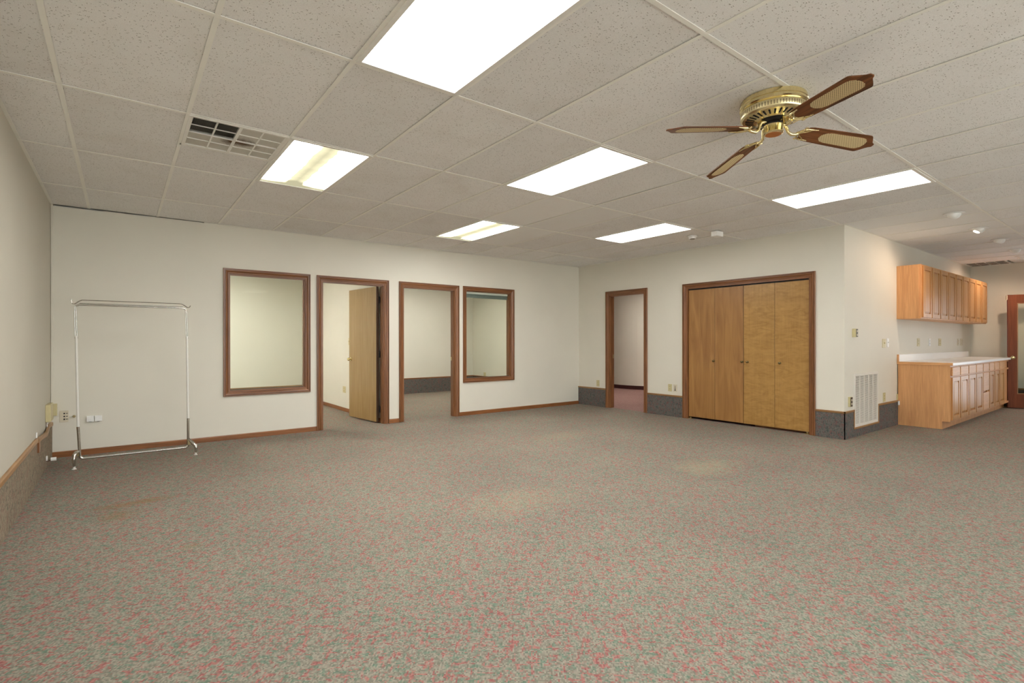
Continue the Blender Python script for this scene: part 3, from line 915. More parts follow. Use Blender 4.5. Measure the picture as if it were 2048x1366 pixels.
# ------------------------------------------------------------------ plates, boxes and jacks
def plate(name, label, cat, axis, face, sgn, u0, u1, z0, z1, kind, mat='ivory', d=0.006, group='wall plates'):
    P = (lambda a, b, n0, n1, c, e: (a, b, face + sgn * n0, face + sgn * n1, c, e)) if axis == 'y' else (lambda a, b, n0, n1, c, e: (face + sgn * n0, face + sgn * n1, a, b, c, e))
    uc, zc = (u0 + u1) / 2, (z0 + z1) / 2
    t = thing(name, label, cat, (uc, face, zc) if axis == 'y' else (face, uc, zc), group)
    obj('plate', MB().box(*P(u0, u1, 0, d, z0, z1)).bevel(min(0.002, d * 0.3), 1), mat, t)
    if kind == 'outlet':
        for zz in (zc - 0.021, zc + 0.021):
            s = obj('socket', MB().box(*P(uc - 0.014, uc + 0.014, d, d + 0.002, zz - 0.014, zz + 0.014)), mat, t)
            for dx in (-0.006, 0.006):
                obj('slot', MB().box(*P(uc + dx - 0.0014, uc + dx + 0.0014, d + 0.0015, d + 0.0027, zz - 0.004, zz + 0.006)), 'black', s)
    elif kind == 'switch':
        obj('toggle', MB().box(*P(uc - 0.005, uc + 0.005, d, d + 0.012, zc - 0.004, zc + 0.012)), mat, t)
    elif kind == 'jacks':
        for k_, zz in enumerate((zc - 0.030, zc, zc + 0.028)):
            sz = 0.0105 - 0.002 * k_
            obj('jack', MB().box(*P(uc - sz, uc + sz, d, d + 0.0015, zz - sz, zz + sz)), 'black' if k_ < 2 else 'bronze_plate', t)
    elif kind == 'jacks6':
        for zz in (zc - 0.030, zc, zc + 0.030):
            obj('jack', MB().box(*P(uc - 0.004, uc + 0.008, d, d + 0.0015, zz - 0.007, zz + 0.007)), 'black', t)
            obj('jack', MB().box(*P(uc + 0.016, uc + 0.030, d, d + 0.0015, zz - 0.003, zz + 0.003)), 'black', t)
    elif kind == 'front':
        obj('face_plate', MB().box(*P(u0 + 0.003, u1 - 0.003, d, d + 0.003, z0 + 0.003, z1 - 0.003)), 'bronze_plate', t)
        for zz in (zc - 0.025, zc + 0.022):
            obj('dial', MB().box(*P(uc - 0.012, uc + 0.012, d + 0.003, d + 0.006, zz - 0.012, zz + 0.012)), 'almond', t)
    return t
plate('jack_plate', 'cream jack plate with dark sockets near the left corner', 'jack plate', 'y', YA, -1, -0.512, -0.440, 0.366, 0.486, 'jacks6', 'almond')
plate('wall_outlet', 'ivory outlet low on the wall between the corner and the narrow doorway', 'outlet', 'x', XB, -1, 6.628, 6.700, 0.372, 0.488, 'outlet')
plate('wall_outlet', 'ivory outlet left of the dark jack plate beside the closet', 'outlet', 'x', XB, -1, 5.047, 5.119, 0.402, 0.518, 'outlet')
plate('jack_plate', 'cream jack plate with dark sockets beside the closet casing', 'jack plate', 'x', XB, -1, 4.948, 5.020, 0.402, 0.518, 'jacks', 'almond')
plate('thermostat', 'cream thermostat box with a bronze face on the kitchen wall', 'thermostat', 'y', YC, -1, 7.323, 7.383, 1.262, 1.368, 'front', 'ivory', 0.044)
plate('outlet_box', 'cream surface box with a dark face left of the air grille', 'outlet box', 'y', YC, -1, 7.196, 7.264, 0.395, 0.517, 'front', 'ivory', 0.026)
plate('light_switch', 'tan double switch plate between thermostat and cabinets', 'switch', 'y', YC, -1, 8.375, 8.495, 1.120, 1.242, 'switch', 'ivory')
plate('light_switch', 'slim white switch plate beside the tan one', 'switch', 'y', YC, -1, 8.555, 8.625, 1.128, 1.248, 'switch', 'white_plastic')
plate('wall_outlet', 'ivory outlet just above the wood cap right of the air grille', 'outlet', 'y', YC, -1, 8.40, 8.49, 0.370, 0.494, 'outlet')
for lab, a, b, mt in (('ivory outlet over the counter, nearest the cabinet end', 9.880, 10.005, 'ivory'), ('thin white plate over the counter, second from the cabinet end', 10.475, 10.560, 'white_plastic'),
                      ('ivory outlet over the counter, third from the cabinet end', 11.02, 11.16, 'ivory'), ('slim almond plate over the counter, fourth from the cabinet end', 12.19, 12.285, 'almond'), ('wider almond plate over the counter, nearest the far corner', 12.385, 12.54, 'almond')):
    plate('wall_outlet', lab, 'outlet', 'y', YC, -1, a, b, 1.130, 1.254, 'outlet', mt)
plate('light_switch', 'cream switch on the office wall beside the open door edge', 'switch', 'x', PX0, -1, 8.60, 8.68, 1.152, 1.272, 'switch')
plate('wall_outlet', 'cream outlet low on the office wall beside the open door', 'outlet', 'x', PX0, -1, 8.83, 8.965, 0.320, 0.432, 'outlet')
plate('wall_outlet', 'small cream outlet low on the wall seen through the second office window', 'outlet', 'x', XB, -1, 10.36, 10.46, 0.362, 0.455, 'outlet')
for k_, (a, b, lab) in enumerate(((-0.293, -0.231, 'white phone box on the wall behind the rack, left one'), (-0.225, -0.163, 'white phone box on the wall behind the rack, right one'))):
    t = thing('phone_box', lab, 'phone box', ((a + b) / 2, YA, 0.36), 'white phone boxes')
    obj('box_body', MB().box(a, b, YA - 0.024, YA, 0.352, 0.414).bevel(0.003, 2), 'white_plastic', t)
    obj('port', MB().box(a + 0.02, b - 0.02, YA - 0.02, YA - 0.008, 0.349, 0.353), 'black', t)
t = thing('coax_stub', 'small brass cable stub on the wall beside the rack post', 'cable stub', (-0.395, YA, 0.42))
obj('stub', MB().tube([(-0.395, YA, 0.42), (-0.395, YA - 0.03, 0.42)], 0.009, 12), 'brass_old', t)
obj('nut', MB().tube([(-0.395, YA - 0.008, 0.42), (-0.395, YA - 0.016, 0.42)], 0.015, 6), 'brass_old', t)
t = thing('junction_box', 'tall cream junction box on the left wall by the corner', 'junction box', (XL, 6.78, 0.43), 'corner junction boxes')
obj('box_body', MB().box(XL, XL + 0.040, 6.69, 6.93, 0.432, 0.600).bevel(0.004, 2), 'ivory', t)
obj('cord', MB().tube([(XL + 0.012, 6.74, 0.434), (XL + 0.010, 6.73, 0.40), (XL + 0.012, 6.70, 0.386)], 0.004, 8), 'white_plastic', t)
t = thing('junction_box', 'thin cream junction box at the foot of the corner raceway', 'junction box', (XL + 0.03, YA, 0.44), 'corner junction boxes')
obj('box_body', MB().box(XL + 0.002, XL + 0.052, YA - 0.035, YA, 0.442, 0.566).bevel(0.003, 2), 'ivory', t)
t = thing('pipe_valve', 'small white valve knob sticking out of the left carpet wainscot', 'valve', (XL + 0.012, 6.62, 0.06))
obj('stem', MB().tube([(XL + 0.011, 6.62, 0.075), (XL + 0.05, 6.62, 0.075)], 0.010, 12), 'chrome', t)
obj('handle', MB().tube([(XL + 0.045, 6.62, 0.083), (XL + 0.085, 6.62, 0.083)], 0.017, 14), 'white_plastic', t)
obj('flange', MB().tube([(XL + 0.012, 6.62, 0.095), (XL + 0.022, 6.62, 0.095)], 0.024, 14), 'white_plastic', t)
t = thing('cable_clip', 'short white cable end above the left wood cap', 'cable', (XL, 5.975, 0.388))
obj('cable_end', MB().tube([(XL + 0.006, 5.975, 0.386), (XL + 0.006, 5.975, 0.436)], 0.005, 8), 'white_plastic', t)
t = thing('phone_jack', 'small cream jack with a plug at the cabinet foot', 'jack', (8.97, YC, 0.33))
obj('plate', MB().box(8.945, 8.985, YC - 0.012, YC, 0.36, 0.445), 'ivory', t)
obj('plug', MB().box(8.945, 8.975, YC - 0.035, YC - 0.016, 0.285, 0.345).bevel(0.003, 1), 'white_plastic', t)

# ------------------------------------------------------------------ return air grille
gr = thing('air_grille', 'tall white return air grille low on the kitchen wall', 'air grille', (7.78, YC, 0.122))
ga, gb, gc, gd = 7.376, 8.186, 0.122, 0.800
fr = MB()
for bx in ((ga, gb, gc, gc + 0.03), (ga, gb, gd - 0.03, gd), (ga, ga + 0.03, gc + 0.03, gd - 0.03), (gb - 0.03, gb, gc + 0.03, gd - 0.03)):
    fr.box(bx[0], bx[1], YC - 0.012, YC, bx[2], bx[3])
obj('frame', fr, 'grille_white', gr)
obj('backing', MB().box(ga + 0.03, gb - 0.03, YC - 0.002, YC - 0.0005, gc + 0.03, gd - 0.03), 'bronze_plate', gr)
cw = (gb - ga - 0.06) / 5
for q in range(1, 5):
    x = ga + 0.03 + q * cw
    obj('mullion', MB().box(x - 0.008, x + 0.008, YC - 0.011, YC - 0.002, gc + 0.03, gd - 0.03), 'grille_white', gr)
for q in range(5):
    mb = MB()
    x0, x1 = ga + 0.03 + q * cw + 0.008 * (q > 0), ga + 0.03 + (q + 1) * cw - 0.008 * (q < 4)
    nn = 44
    for r in range(nn):
        z = gc + 0.034 + (gd - gc - 0.068) * r / (nn - 1)
        mb.quad((x0, YC - 0.010, z - 0.004), (x1, YC - 0.010, z - 0.004), (x1, YC - 0.003, z + 0.004), (x0, YC - 0.003, z + 0.004))
    tag(obj('louvre', mb, 'grille_white', gr), kind='stuff')

# ------------------------------------------------------------------ ceiling vent and kitchen vent
def vent(x0, y0, s, label, quads=True):
    v = thing('ceiling_vent', label, 'air vent', (x0 + s / 2, y0 + s / 2, H), 'square ceiling vents')
    a = s / 2 - 0.008
    fr = MB()
    for bx in ((-a, a, -a, -a + 0.022), (-a, a, a - 0.022, a), (-a, -a + 0.022, -a + 0.022, a - 0.022), (a - 0.022, a, -a + 0.022, a - 0.022)):
        fr.box(*bx, -0.006, 0.012)
    obj('frame', fr, 'white_steel', v, world=False)
    obj('backing', MB().box(-a, a, -a, a, 0.030, 0.034), 'vent_grey', v, world=False)
    b = a - 0.022
    obj('cross_bar', MB().box(-0.010, 0.010, -b, b, -0.006, 0.010), 'white_steel', v, world=False)
    obj('cross_bar', MB().box(-b, b, -0.008, 0.008, -0.006, 0.010), 'white_steel', v, world=False)
    for sx in (-1, 1):
        x = sx * b / 2
        obj('thin_bar', MB().box(x - 0.005, x + 0.005, -b, b, -0.005, 0.004), 'white_steel', v, world=False)
    for sy in (-1, 1):
        y = sy * b / 2
        obj('thin_bar', MB().box(-b, b, y - 0.0025, y + 0.0025, -0.0045, 0.002), 'white_steel', v, world=False)
    for qx in (-1, 1):
        for qy in (-1, 1):
            mb = MB()
            n = 26
            dark = (qx == -1 and qy == -1)
            for k in range(n):
                x = qx * 0.010 + qx * (b - 0.010) * (k + 0.5) / n
                ya, yb = (0.008, b) if qy > 0 else (-b, -0.008)
                if dark:
                    mb.quad((x - 0.0016, ya, -0.003), (x - 0.0016, yb, -0.003), (x + 0.0030, yb, 0.010), (x + 0.0030, ya, 0.010))
                else:
                    mb.quad((x + 0.0050, ya, -0.002), (x + 0.0050, yb, -0.002), (x - 0.0050, yb, 0.007), (x - 0.0050, ya, 0.007))
            tag(obj('louvre', mb, 'vent_grey' if dark else ('louvre_dirty' if quads else 'bronze_plate'), v, world=False), kind='stuff')
    return v
vent(GX + 1 * T, GY + 2 * 2 * T, T, 'square ceiling vent with one dark quarter and dusty slats')
vent(XK - 0.63, YC - 0.60, 0.58, 'brownish ceiling vent in the far kitchen corner', False)

# ------------------------------------------------------------------ ceiling small things
t = thing('smoke_detector', 'round white smoke detector on the ceiling before the closet', 'smoke detector', (6.20, 4.09, H))
obj('base_ring', MB().lathe([(0, 0), (0.062, 0), (0.064, -0.012), (0.058, -0.018), (0, -0.018)], 32), 'white_plastic', t, True, False)
obj('chamber', MB().lathe([(0, -0.018), (0.048, -0.018), (0.046, -0.034), (0.036, -0.042), (0, -0.044)], 32), 'white_plastic', t, True, False)
obj('sensor_slots', MB().lathe([(0.030, -0.0415), (0.034, -0.043), (0.022, -0.0475), (0.018, -0.044)], 24), 'bronze_plate', t, True, False)
t = thing('motion_sensor', 'white box hanging from the ceiling beside the smoke detector', 'sensor box', (6.16, 3.72, H))
obj('box_body', MB().box(-0.05, 0.085, -0.055, 0.035, -0.074, -0.010).bevel(0.004, 2), 'white_plastic', t, world=False)
obj('bracket', MB().box(0.0, 0.06, -0.02, 0.02, -0.010, 0.0), 'dark_metal', t, world=False)

def eyeball(x, y, lit, aim, label):
    t = thing('spotlight', label, 'spotlight', (x, y, H), 'eyeball spotlights over the kitchen')
    obj('trim_ring', MB().lathe([(0.070, 0.0), (0.098, -0.001), (0.096, -0.006), (0.072, -0.010), (0.068, -0.004)], 36), 'white_plastic', t, True, False)
    d = Vector(aim).normalized()
    rot = Vector((0, 0, -1)).rotation_difference(d).to_matrix().to_4x4()
    R = 0.066
    prof = [(R * math.sin(a), -R * math.cos(a)) for a in [math.radians(q) for q in range(38, 150, 8)]]
    prof = [(R * math.sin(math.radians(36)) - 0.006, -R * math.cos(math.radians(36)) + 0.004)] + prof
    mb = MB().lathe(prof, 32)
    mb.xform(rot)
    obj('eyeball', mb, 'white_plastic', t, True, False)
    rz = -R * math.cos(math.radians(36)) + 0.008
    mb = MB().lathe([(0, rz - 0.004), (0.02, rz - 0.003), (0.036, rz)], 28)
    mb.xform(rot)
    obj('bulb', mb, 'bulb_on' if lit else 'white_plastic', t, True, False)
    if lit:
        ld = bpy.data.lights.new('spot_lamp', 'SPOT')
        ld.energy = W_SPOT * lit; ld.color = COL_SPOT; ld.spot_size = math.radians(150); ld.spot_blend = 0.8; ld.shadow_soft_size = 0.03
        lo = bpy.data.objects.new('spot_lamp', ld)
        COL.objects.link(lo)
        lo.parent = t
        lo.location = d * 0.072
        lo.rotation_euler = Vector((0, 0, -1)).rotation_difference(d).to_euler()
eyeball(7.46, 1.595, 0, (0.2, 0.45, -0.8), 'unlit eyeball spotlight nearest the fluorescent light')
eyeball(8.70, 1.615, 1.0, (-0.28, 0.42, -0.85), 'lit eyeball spotlight over the cabinet end')
eyeball(9.89, 1.615, 0, (0.0, 0.4, -0.9), 'unlit eyeball spotlight right after the lit one')
eyeball(11.16, 1.640, 0, (0.3, 0.4, -0.8), 'unlit eyeball spotlight second after the lit one')
eyeball(12.15, 1.70, 1.1, (0.05, 0.35, -0.9), 'glowing eyeball spotlight at the far right edge by the end wall')

# ------------------------------------------------------------------ ceiling fan
FX, FY = 3.092, 1.495
fan = thing('ceiling_fan', 'brass flush ceiling fan with four wood and cane blades', 'ceiling fan', (FX, FY, H))
obj('motor_housing', MB().lathe([(0, 0.0), (0.176, 0.0), (0.178, -0.004), (0.178, -0.018), (0.183, -0.021), (0.183, -0.028), (0.179, -0.031), (0.179, -0.037), (0.184, -0.040), (0.184, -0.047), (0.180, -0.052), (0.174, -0.055), (0.176, -0.060), (0.180, -0.064)], 72), 'brass', fan, True, False)
obj('perforated_band', MB().lathe([(0.180, -0.064), (0.181, -0.068), (0.180, -0.098), (0.176, -0.104), (0.168, -0.109)], 72), 'band', fan, True, False)
obj('bottom_plate', MB().lathe([(0.168, -0.109), (0.160, -0.110), (0.092, -0.121), (0.086, -0.124), (0.086, -0.115), (0, -0.115)], 72), 'brass', fan, True, False)
mb = MB()
for k in range(30):
    a = 2 * math.pi * (k + 0.5) / 30
    ca, sa = math.cos(a), math.sin(a)
    pts = []
    for r, wdt, z in ((0.108, 0.0038, -0.1190), (0.152, 0.0055, -0.1118)):
        pts.append((r, -wdt, z)); pts.append((r, wdt, z))
    q = [pts[0], pts[2], pts[3], pts[1]]
    mb.quad(*[(x * ca - y * sa, x * sa + y * ca, z - 0.0012) for x, y, z in q])
tag(obj('vent_slots', mb, 'black', fan, world=False), kind='stuff')
obj('motor_core', MB().lathe([(0, -0.113), (0.064, -0.113), (0.064, -0.136), (0.044, -0.140), (0.044, -0.152), (0, -0.153)], 40), 'dark_metal', fan, True, False)
obj('switch_housing', MB().lathe([(0, -0.150), (0.050, -0.150), (0.054, -0.153), (0.053, -0.188), (0.055, -0.191), (0.055, -0.197), (0.050, -0.202), (0.044, -0.204)], 48), 'brass', fan, True, False)
obj('end_cap', MB().lathe([(0, -0.206), (0.005, -0.206), (0.043, -0.2055), (0.045, -0.202)], 40), 'copper', fan, True, False)
obj('pull_chain', MB().tube([(-0.048, 0.024, -0.175), (-0.056, 0.029, -0.180), (-0.057, 0.029, -0.235), (-0.057, 0.029, -0.243)], [0.002, 0.002, 0.002, 0.0035], 8), 'brass_old', fan, False, False)

ZB = -0.166
def blade_outline():
    half = [(0.188, 0.020), (0.196, 0.040), (0.210, 0.053), (0.232, 0.0595), (0.40, 0.0660), (0.598, 0.0730), (0.612, 0.0725), (0.622, 0.068), (0.640, 0.049), (0.656, 0.030), (0.668, 0.019), (0.682, 0.012), (0.685, 0.006)]
    return [(0.186, 0.0)] + half + [(0.684, 0.0)] + [(x, -y) for x, y in reversed(half)]
def blade_mesh():
    o = blade_outline()
    return MB().loft([(x, y, -0.003) for x, y in o], [(x, y, 0.003) for x, y in o]).mesh('blade', M['blade'])
def cane_mesh():
    o = []
    for x, y in ((0.312, 0.0), (0.318, 0.020), (0.338, 0.036), (0.370, 0.043), (0.575, 0.048), (0.598, 0.044), (0.618, 0.026), (0.624, 0.0)):
        o.append((x, y))
    o = o + [(x, -y) for x, y in reversed(o[1:-1])]
    return MB().loft([(x, y, -0.0045) for x, y in o], [(x, y, -0.0028) for x, y in o]).mesh('cane_panel', M['cane'])
def iron_mesh():
    mb = MB()
    # arm dropping from the motor, then scrolls spread under the blade root
    mb.tube([(0.050, 0, 0.036), (0.078, 0, 0.034), (0.090, 0, 0.016), (0.098, 0, -0.010), (0.118, 0, -0.022), (0.140, 0, -0.018), (0.160, 0, -0.010)], [0.010, 0.010, 0.009, 0.009, 0.0095, 0.010, 0.009], 10)
    for s in (-1, 1):
        mb.tube([(0.155, 0, -0.008), (0.168, s * 0.020, -0.008), (0.184, s * 0.040, -0.007), (0.205, s * 0.047, -0.007), (0.232, s * 0.048, -0.006), (0.262, s * 0.052, -0.005)], [0.007, 0.006, 0.006, 0.0055, 0.005, 0.003], 8)
        mb.tube([(0.160, 0, -0.008), (0.180, s * 0.012, -0.007), (0.205, s * 0.026, -0.007), (0.232, s * 0.046, -0.006)], [0.006, 0.005, 0.0045, 0.003], 8)
        mb.tube([(0.184, s * 0.040, -0.007), (0.176, s * 0.052, -0.006), (0.188, s * 0.060, -0.005)], [0.005, 0.004, 0.003], 8)
        mb.lathe([(0, -0.010), (0.006, -0.010), (0.006, -0.004), (0, -0.004)], 10, (0.215, s * 0.036, 0))
    mb.lathe([(0, -0.012), (0.008, -0.011), (0.010, -0.004), (0, -0.003)], 12, (0.165, 0, 0))
    return mb.mesh('blade_iron', M['brass'], True)
bm_, cm_, im_ = blade_mesh(), cane_mesh(), iron_mesh()
for k in range(4):
    az = math.radians(62.8 + 90 * k)
    sag = Vector((0, 0, 1)).rotation_difference(Vector((0.018, 0.039, 1))).to_matrix().to_4x4()
    rot = sag @ Matrix.Rotation(az, 4, 'Z') @ Matrix.Rotation(math.radians(5.0), 4, 'Y')
    b = obj('blade', bm_, 'blade', fan, world=False)
    b.matrix_local = Matrix.Translation((0, 0, ZB)) @ rot @ Matrix.Rotation(math.radians(-12.4), 4, 'X')
    c = obj('cane_panel', cm_, 'cane', b, world=False)
    i_ = obj('blade_iron', im_, 'brass', fan, world=False)
    i_.matrix_local = Matrix.Translation((0, 0, ZB)) @ rot @ Matrix.Rotation(math.radians(-10), 4, 'X')

# ------------------------------------------------------------------ clothes rack
YR = 6.50
rk = thing('clothes_rack', 'chrome and white wheeled clothes rack against the long wall', 'clothes rack', (0.12, YR, 0))
# bottom hoop: lower posts and bar
def arc(c, r, a0, a1, n=6):
    return [(c[0] + r * math.cos(math.radians(a0 + (a1 - a0) * i / n)), YR, c[1] + r * math.sin(math.radians(a0 + (a1 - a0) * i / n))) for i in range(n + 1)]
xl, xr, zb = -0.316, 0.575, 0.080
obj('base_hoop', MB().tube([(xl - 0.013, YR, 0.390)] + [(xl - 0.004, YR, 0.2)] + arc((xl + 0.03, zb + 0.03), 0.03, 180, 270) + arc((xr - 0.03, zb + 0.03), 0.03, 270, 360) + [(xr, YR, 0.390)], 0.0125, 14), 'chrome', rk, True)
for x0, x1 in ((xl - 0.013, xl - 0.026), (xr, xr - 0.010)):
    obj('post', MB().tube([(x0, YR, 0.375), (x1, YR, 1.27)], 0.0112, 14), 'white_enamel', rk, True)
for x0, sgn in ((xl - 0.026, -1), (xr - 0.010, 1)):
    xa, xb = (x0 - 0.008, x0 + 0.008)
    for q, dx in ((0, -0.0075), (1, 0.0075)):
        obj('top_rod', MB().tube([(x0 + dx, YR, 1.243), (x0 - 0.006 + dx * 0.8, YR, 1.50), (x0 - 0.010 + dx * 0.4, YR, 1.548), (x0 - 0.004 - sgn * 0.016, YR + 0.005, 1.566)], 0.0052, 10), 'chrome', rk, True)
obj('hanging_rail', MB().tube([(-0.345, YR, 1.558), (-0.318, YR, 1.571), (0.530, YR, 1.571), (0.556, YR, 1.556)], 0.0085, 12), 'chrome', rk, True)
obj('hanging_rail', MB().tube([(-0.318, YR + 0.02, 1.586), (0.530, YR + 0.02, 1.586)], 0.004, 10), 'chrome', rk, True)
for dy in (0.015, 0.06):
    obj('shelf_wire', MB().tube([(-0.374, YR - dy, 1.622), (-0.374, YR - dy, 1.590), (-0.366, YR - dy, 1.576), (-0.350, YR - dy, 1.576), (-0.320, YR - dy, 1.602), (-0.296, YR - dy, 1.614), (0.490, YR - dy, 1.614), (0.520, YR - dy, 1.610), (0.548, YR - dy, 1.590), (0.566, YR - dy, 1.576), (0.584, YR - dy, 1.578), (0.592, YR - dy, 1.596)], 0.0032, 8), 'chrome', rk, True)
for x, s, pts in ((xl - 0.004, -1, [(0.004, 0.0, 0.150), (0.022, -0.045, 0.150), (0.034, -0.078, 0.128), (0.036, -0.084, 0.090), (0.033, -0.086, 0.020)]),
                  (xr, 1, [(0.004, 0.0, 0.168), (0.036, -0.030, 0.128), (0.062, -0.050, 0.098), (0.068, -0.056, 0.076), (0.064, -0.058, 0.020)])):
    ft = obj('foot', MB().tube([(x + s * a, YR + b, c) for a, b, c in pts], [0.012, 0.017, 0.018, 0.0165, 0.009], 12), 'chrome', rk, True)
    ex, ey = x + s * pts[-1][0], YR + pts[-1][1]
    obj('glide', MB().lathe([(0, 0), (0.019, 0), (0.018, 0.003), (0.010, 0.007), (0.009, 0.03), (0, 0.03)], 20, (ex, ey, 0)), 'white_enamel', rk, True)
    obj('clamp', MB().box(x - 0.012 + s * 0.004, x + 0.012 + s * 0.012, YR - 0.016, YR + 0.016, 0.105, 0.165).bevel(0.003, 1), 'brass_old', rk)

# ------------------------------------------------------------------ kitchen cabinets
def raised_door(mb_frame, x0, x1, z0, z1, yf, st=0.055):
    """frame of a raised panel door in plane y=yf (front), 19 mm thick, facing -y"""
    for bx in ((x0, x0 + st, z0, z1), (x1 - st, x1, z0, z1), (x0 + st, x1 - st, z0, z0 + st), (x0 + st, x1 - st, z1 - st, z1)):
        mb_frame.box(bx[0], bx[1], yf, yf + 0.019, bx[2], bx[3])
    return mb_frame
def panel(x0, x1, z0, z1, yf, st=0.055):
    a, b, c, d = x0 + st, x1 - st, z0 + st, z1 - st
    mb = MB()
    i = min(0.030, (b - a) * 0.25)
    o = [(a, yf + 0.016, c), (b, yf + 0.016, c), (b, yf + 0.016, d), (a, yf + 0.016, d)]
    n = [(a + i, yf + 0.002, c + i), (b - i, yf + 0.002, c + i), (b - i, yf + 0.002, d - i), (a + i, yf + 0.002, d - i)]
    return mb.loft(o, n)
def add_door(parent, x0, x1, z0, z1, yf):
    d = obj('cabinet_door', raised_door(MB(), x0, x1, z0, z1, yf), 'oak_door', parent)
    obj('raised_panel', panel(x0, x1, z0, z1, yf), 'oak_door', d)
YU, UZ0, UZ1 = 2.278, 1.530, 2.296
udoors = [8.985 + 0.4255 * k for k in range(10)]
units = [((0, 2), 'oak wall cabinet nearest the camera, with the exposed end panel'), ((2, 4), 'second oak wall cabinet from the exposed end'), ((4, 6), 'third oak wall cabinet from the exposed end'), ((6, 9), 'wide oak wall cabinet at the far end by the corner')]
for (a, b), lab in units:
    x0, x1 = (8.955 if a == 0 else udoors[a]) , udoors[b] + (0.02 if b == 9 else 0)
    t = thing('wall_cabinet', lab, 'cabinet', (x0, YC, UZ0), 'oak wall cabinets')
    obj('cabinet_body', MB().box(x0, x1 - 0.001, YU + 0.019, YC - 0.001, UZ0, UZ1 - 0.03).box(x0, x1 - 0.001, YU + 0.019, YC - 0.001, UZ1 - 0.03, UZ1), 'oak_z', t)
    ff = MB().box(x0, x1 - 0.001, YU, YU + 0.019, UZ0, UZ0 + 0.035).box(x0, x1 - 0.001, YU, YU + 0.019, UZ1 - 0.035, UZ1)
    for k in range(a, b + 1):
        xx = max(x0, min(x1 - 0.041, udoors[k] - 0.02))
        ff.box(xx, xx + 0.040, YU, YU + 0.019, UZ0 + 0.035, UZ1 - 0.035)
    obj('face_frame', ff, 'oak_z', t)
    for k in range(a, b):
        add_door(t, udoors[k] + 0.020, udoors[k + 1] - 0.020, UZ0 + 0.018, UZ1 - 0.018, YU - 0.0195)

YB, BZ = 1.961, 0.876
cols = [9.000, 9.412, 9.868, 10.316, 10.745, 11.160, 11.520, 11.895, 12.300]
bunits = [((0, 2), 'oak base cabinet with the exposed end panel, nearest the camera'), ((2, 4), 'oak base cabinet between the end unit and the drawer stack'), ((4, 5), 'narrow oak drawer stack among the base cabinets'), ((5, 7), 'oak base cabinet right after the drawer stack'), ((7, 8), 'last oak base cabinet beside the red door')]
for (a, b), lab in bunits:
    x0, x1 = (8.978 if a == 0 else cols[a]), (12.88 if b == 8 else cols[b])
    t = thing('base_cabinet', lab, 'cabinet', (x0, YC, 0), 'oak base cabinets')
    body = MB().box(x0 + (0.018 if a == 0 else 0), x1 - 0.001, YB + 0.019, YC - 0.012, 0.108, BZ).box(x0 + (0.018 if a == 0 else 0), x1 - 0.001, YB + 0.086, YC - 0.012, 0, 0.108)
    obj('cabinet_body', body, 'oak_z', t)
    if a == 0:
        poly = [(YC - 0.0115, 0), (YB + 0.086, 0), (YB + 0.086, 0.108), (YB, 0.108), (YB, BZ), (YC - 0.0115, BZ)]
        obj('end_panel', MB().loft([(x0, y, z) for y, z in poly], [(x0 + 0.018, y, z) for y, z in poly]), 'oak_z', t)
    ff = MB()
    xf = x0 + (0.018 if a == 0 else 0)
    ff.box(xf, x1 - 0.001, YB, YB + 0.019, 0.108, 0.140).box(xf, x1 - 0.001, YB, YB + 0.019, BZ - 0.03, BZ).box(xf, x1 - 0.001, YB, YB + 0.019, 0.705, 0.735)
    for k in range(a, b + 1):
        xx = max(xf, min(x1 - 0.041, cols[k] - 0.02))
        for (za, zz) in ((0.140, 0.705), (0.735, BZ - 0.03)):
            ff.box(xx, xx + 0.040, YB, YB + 0.019, za, zz)
    obj('face_frame', ff, 'oak_z', t)
    for k in range(a, b):
        p0, p1 = cols[k] + 0.019, cols[k + 1] - 0.019
        obj('drawer_front', MB().box(p0, p1, YB - 0.0195, YB - 0.0005, 0.733, 0.853).bevel(0.005, 2), 'oak_x', t)
        if k == 4:
            obj('drawer_front', MB().box(p0, p1, YB - 0.0195, YB - 0.0005, 0.425, 0.712).bevel(0.005, 2), 'oak_x', t)
            obj('drawer_front', MB().box(p0, p1, YB - 0.0195, YB - 0.0005, 0.132, 0.400).bevel(0.005, 2), 'oak_x', t)
        else:
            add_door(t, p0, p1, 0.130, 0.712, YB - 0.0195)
ct = thing('countertop', 'white laminate countertop with a backsplash and oak edging', 'countertop', (8.97, YC, BZ))
obj('slab', MB().box(8.985, 12.89, YB - 0.030, YC - 0.001, BZ, 0.913).bevel(0.003, 1), 'laminate', ct)
obj('edge_strip', MB().box(8.966, 8.985, YB - 0.030, YC - 0.001, BZ + 0.001, 0.914), 'oak_y', ct)
obj('backsplash', MB().box(8.985, 12.89, YC - 0.022, YC - 0.001, 0.913, 1.016).bevel(0.003, 1), 'laminate', ct)
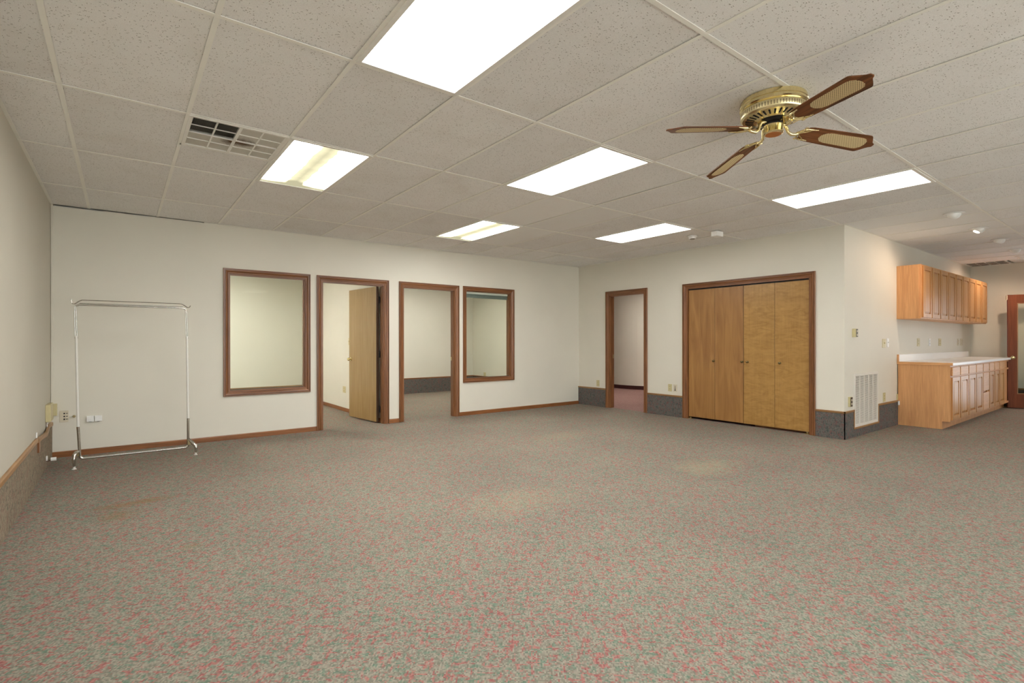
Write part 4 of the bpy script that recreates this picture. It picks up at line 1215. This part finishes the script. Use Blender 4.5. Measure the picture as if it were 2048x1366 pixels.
obj('backsplash_end', MB().box(8.966, 8.985, YC - 0.024, YC - 0.001, 0.914, 1.018), 'oak_z', ct)

# ------------------------------------------------------------------ kitchen door at the far right
d5 = thing('door_5', 'red-brown wooden door with a large glass pane standing open at far right', 'door', (XK, KD[1], 0), kind='structure')
casing(d5, 'x', XK, -1, KD[0], KD[1], 0, 2.06)
jambs(d5, 'x', XK, XK + TW, KD[0], KD[1], 0, 2.06)
uo = Vector((0.44, -0.898, 0)).normalized()
no = Vector((uo.y, -uo.x, 0))            # towards the viewer side
if no.x > 0: no = -no
fo = Vector((12.722, 1.968, 0))
DW = 0.80
def kb(a0, a1, n0, n1, z0, z1): return leaf_box(fo, a0, a1, -n1, -n0, z0, z1, uo, no)
st = 0.125
obj('stile', kb(0.002, st, 0, 0.042, 0.012, 2.042), 'reddoor', d5)
obj('stile', kb(DW - st, DW, 0, 0.042, 0.012, 2.042), 'reddoor', d5)
obj('top_rail', kb(st, DW - st, 0, 0.042, 1.892, 2.042), 'reddoor', d5)
obj('bottom_rail', kb(st, DW - st, 0, 0.042, 0.012, 0.262), 'reddoor', d5)
obj('leaf_edge', kb(0.0, 0.002, 0.001, 0.041, 0.012, 2.042), 'rededge', d5)
obj('glass_pane', kb(st, DW - st, 0.018, 0.024, 0.262, 1.892), 'glass', d5)
for bx in ((st, st + 0.014, 0.262, 1.892), (DW - st - 0.014, DW - st, 0.262, 1.892), (st + 0.014, DW - st - 0.014, 0.262, 0.276), (st + 0.014, DW - st - 0.014, 1.878, 1.892)):
    obj('glazing_bead', kb(bx[0], bx[1], 0.003, 0.018, bx[2], bx[3]), 'tan_z', d5)
knob(d5, fo + uo * 0.065 + Vector((0, 0, 0.912)), no, 0.026, 0.058)
knob(d5, fo + uo * 0.065 - no * 0.042 + Vector((0, 0, 0.912)), -no, 0.026, 0.058)
obj('latch_plate', kb(-0.001, 0.001, 0.010, 0.032, 0.885, 0.94), 'brass', d5)
obj('edge_seal', kb(-0.016, 0.0, 0.012, 0.040, 1.955, 2.035), 'almond', d5)
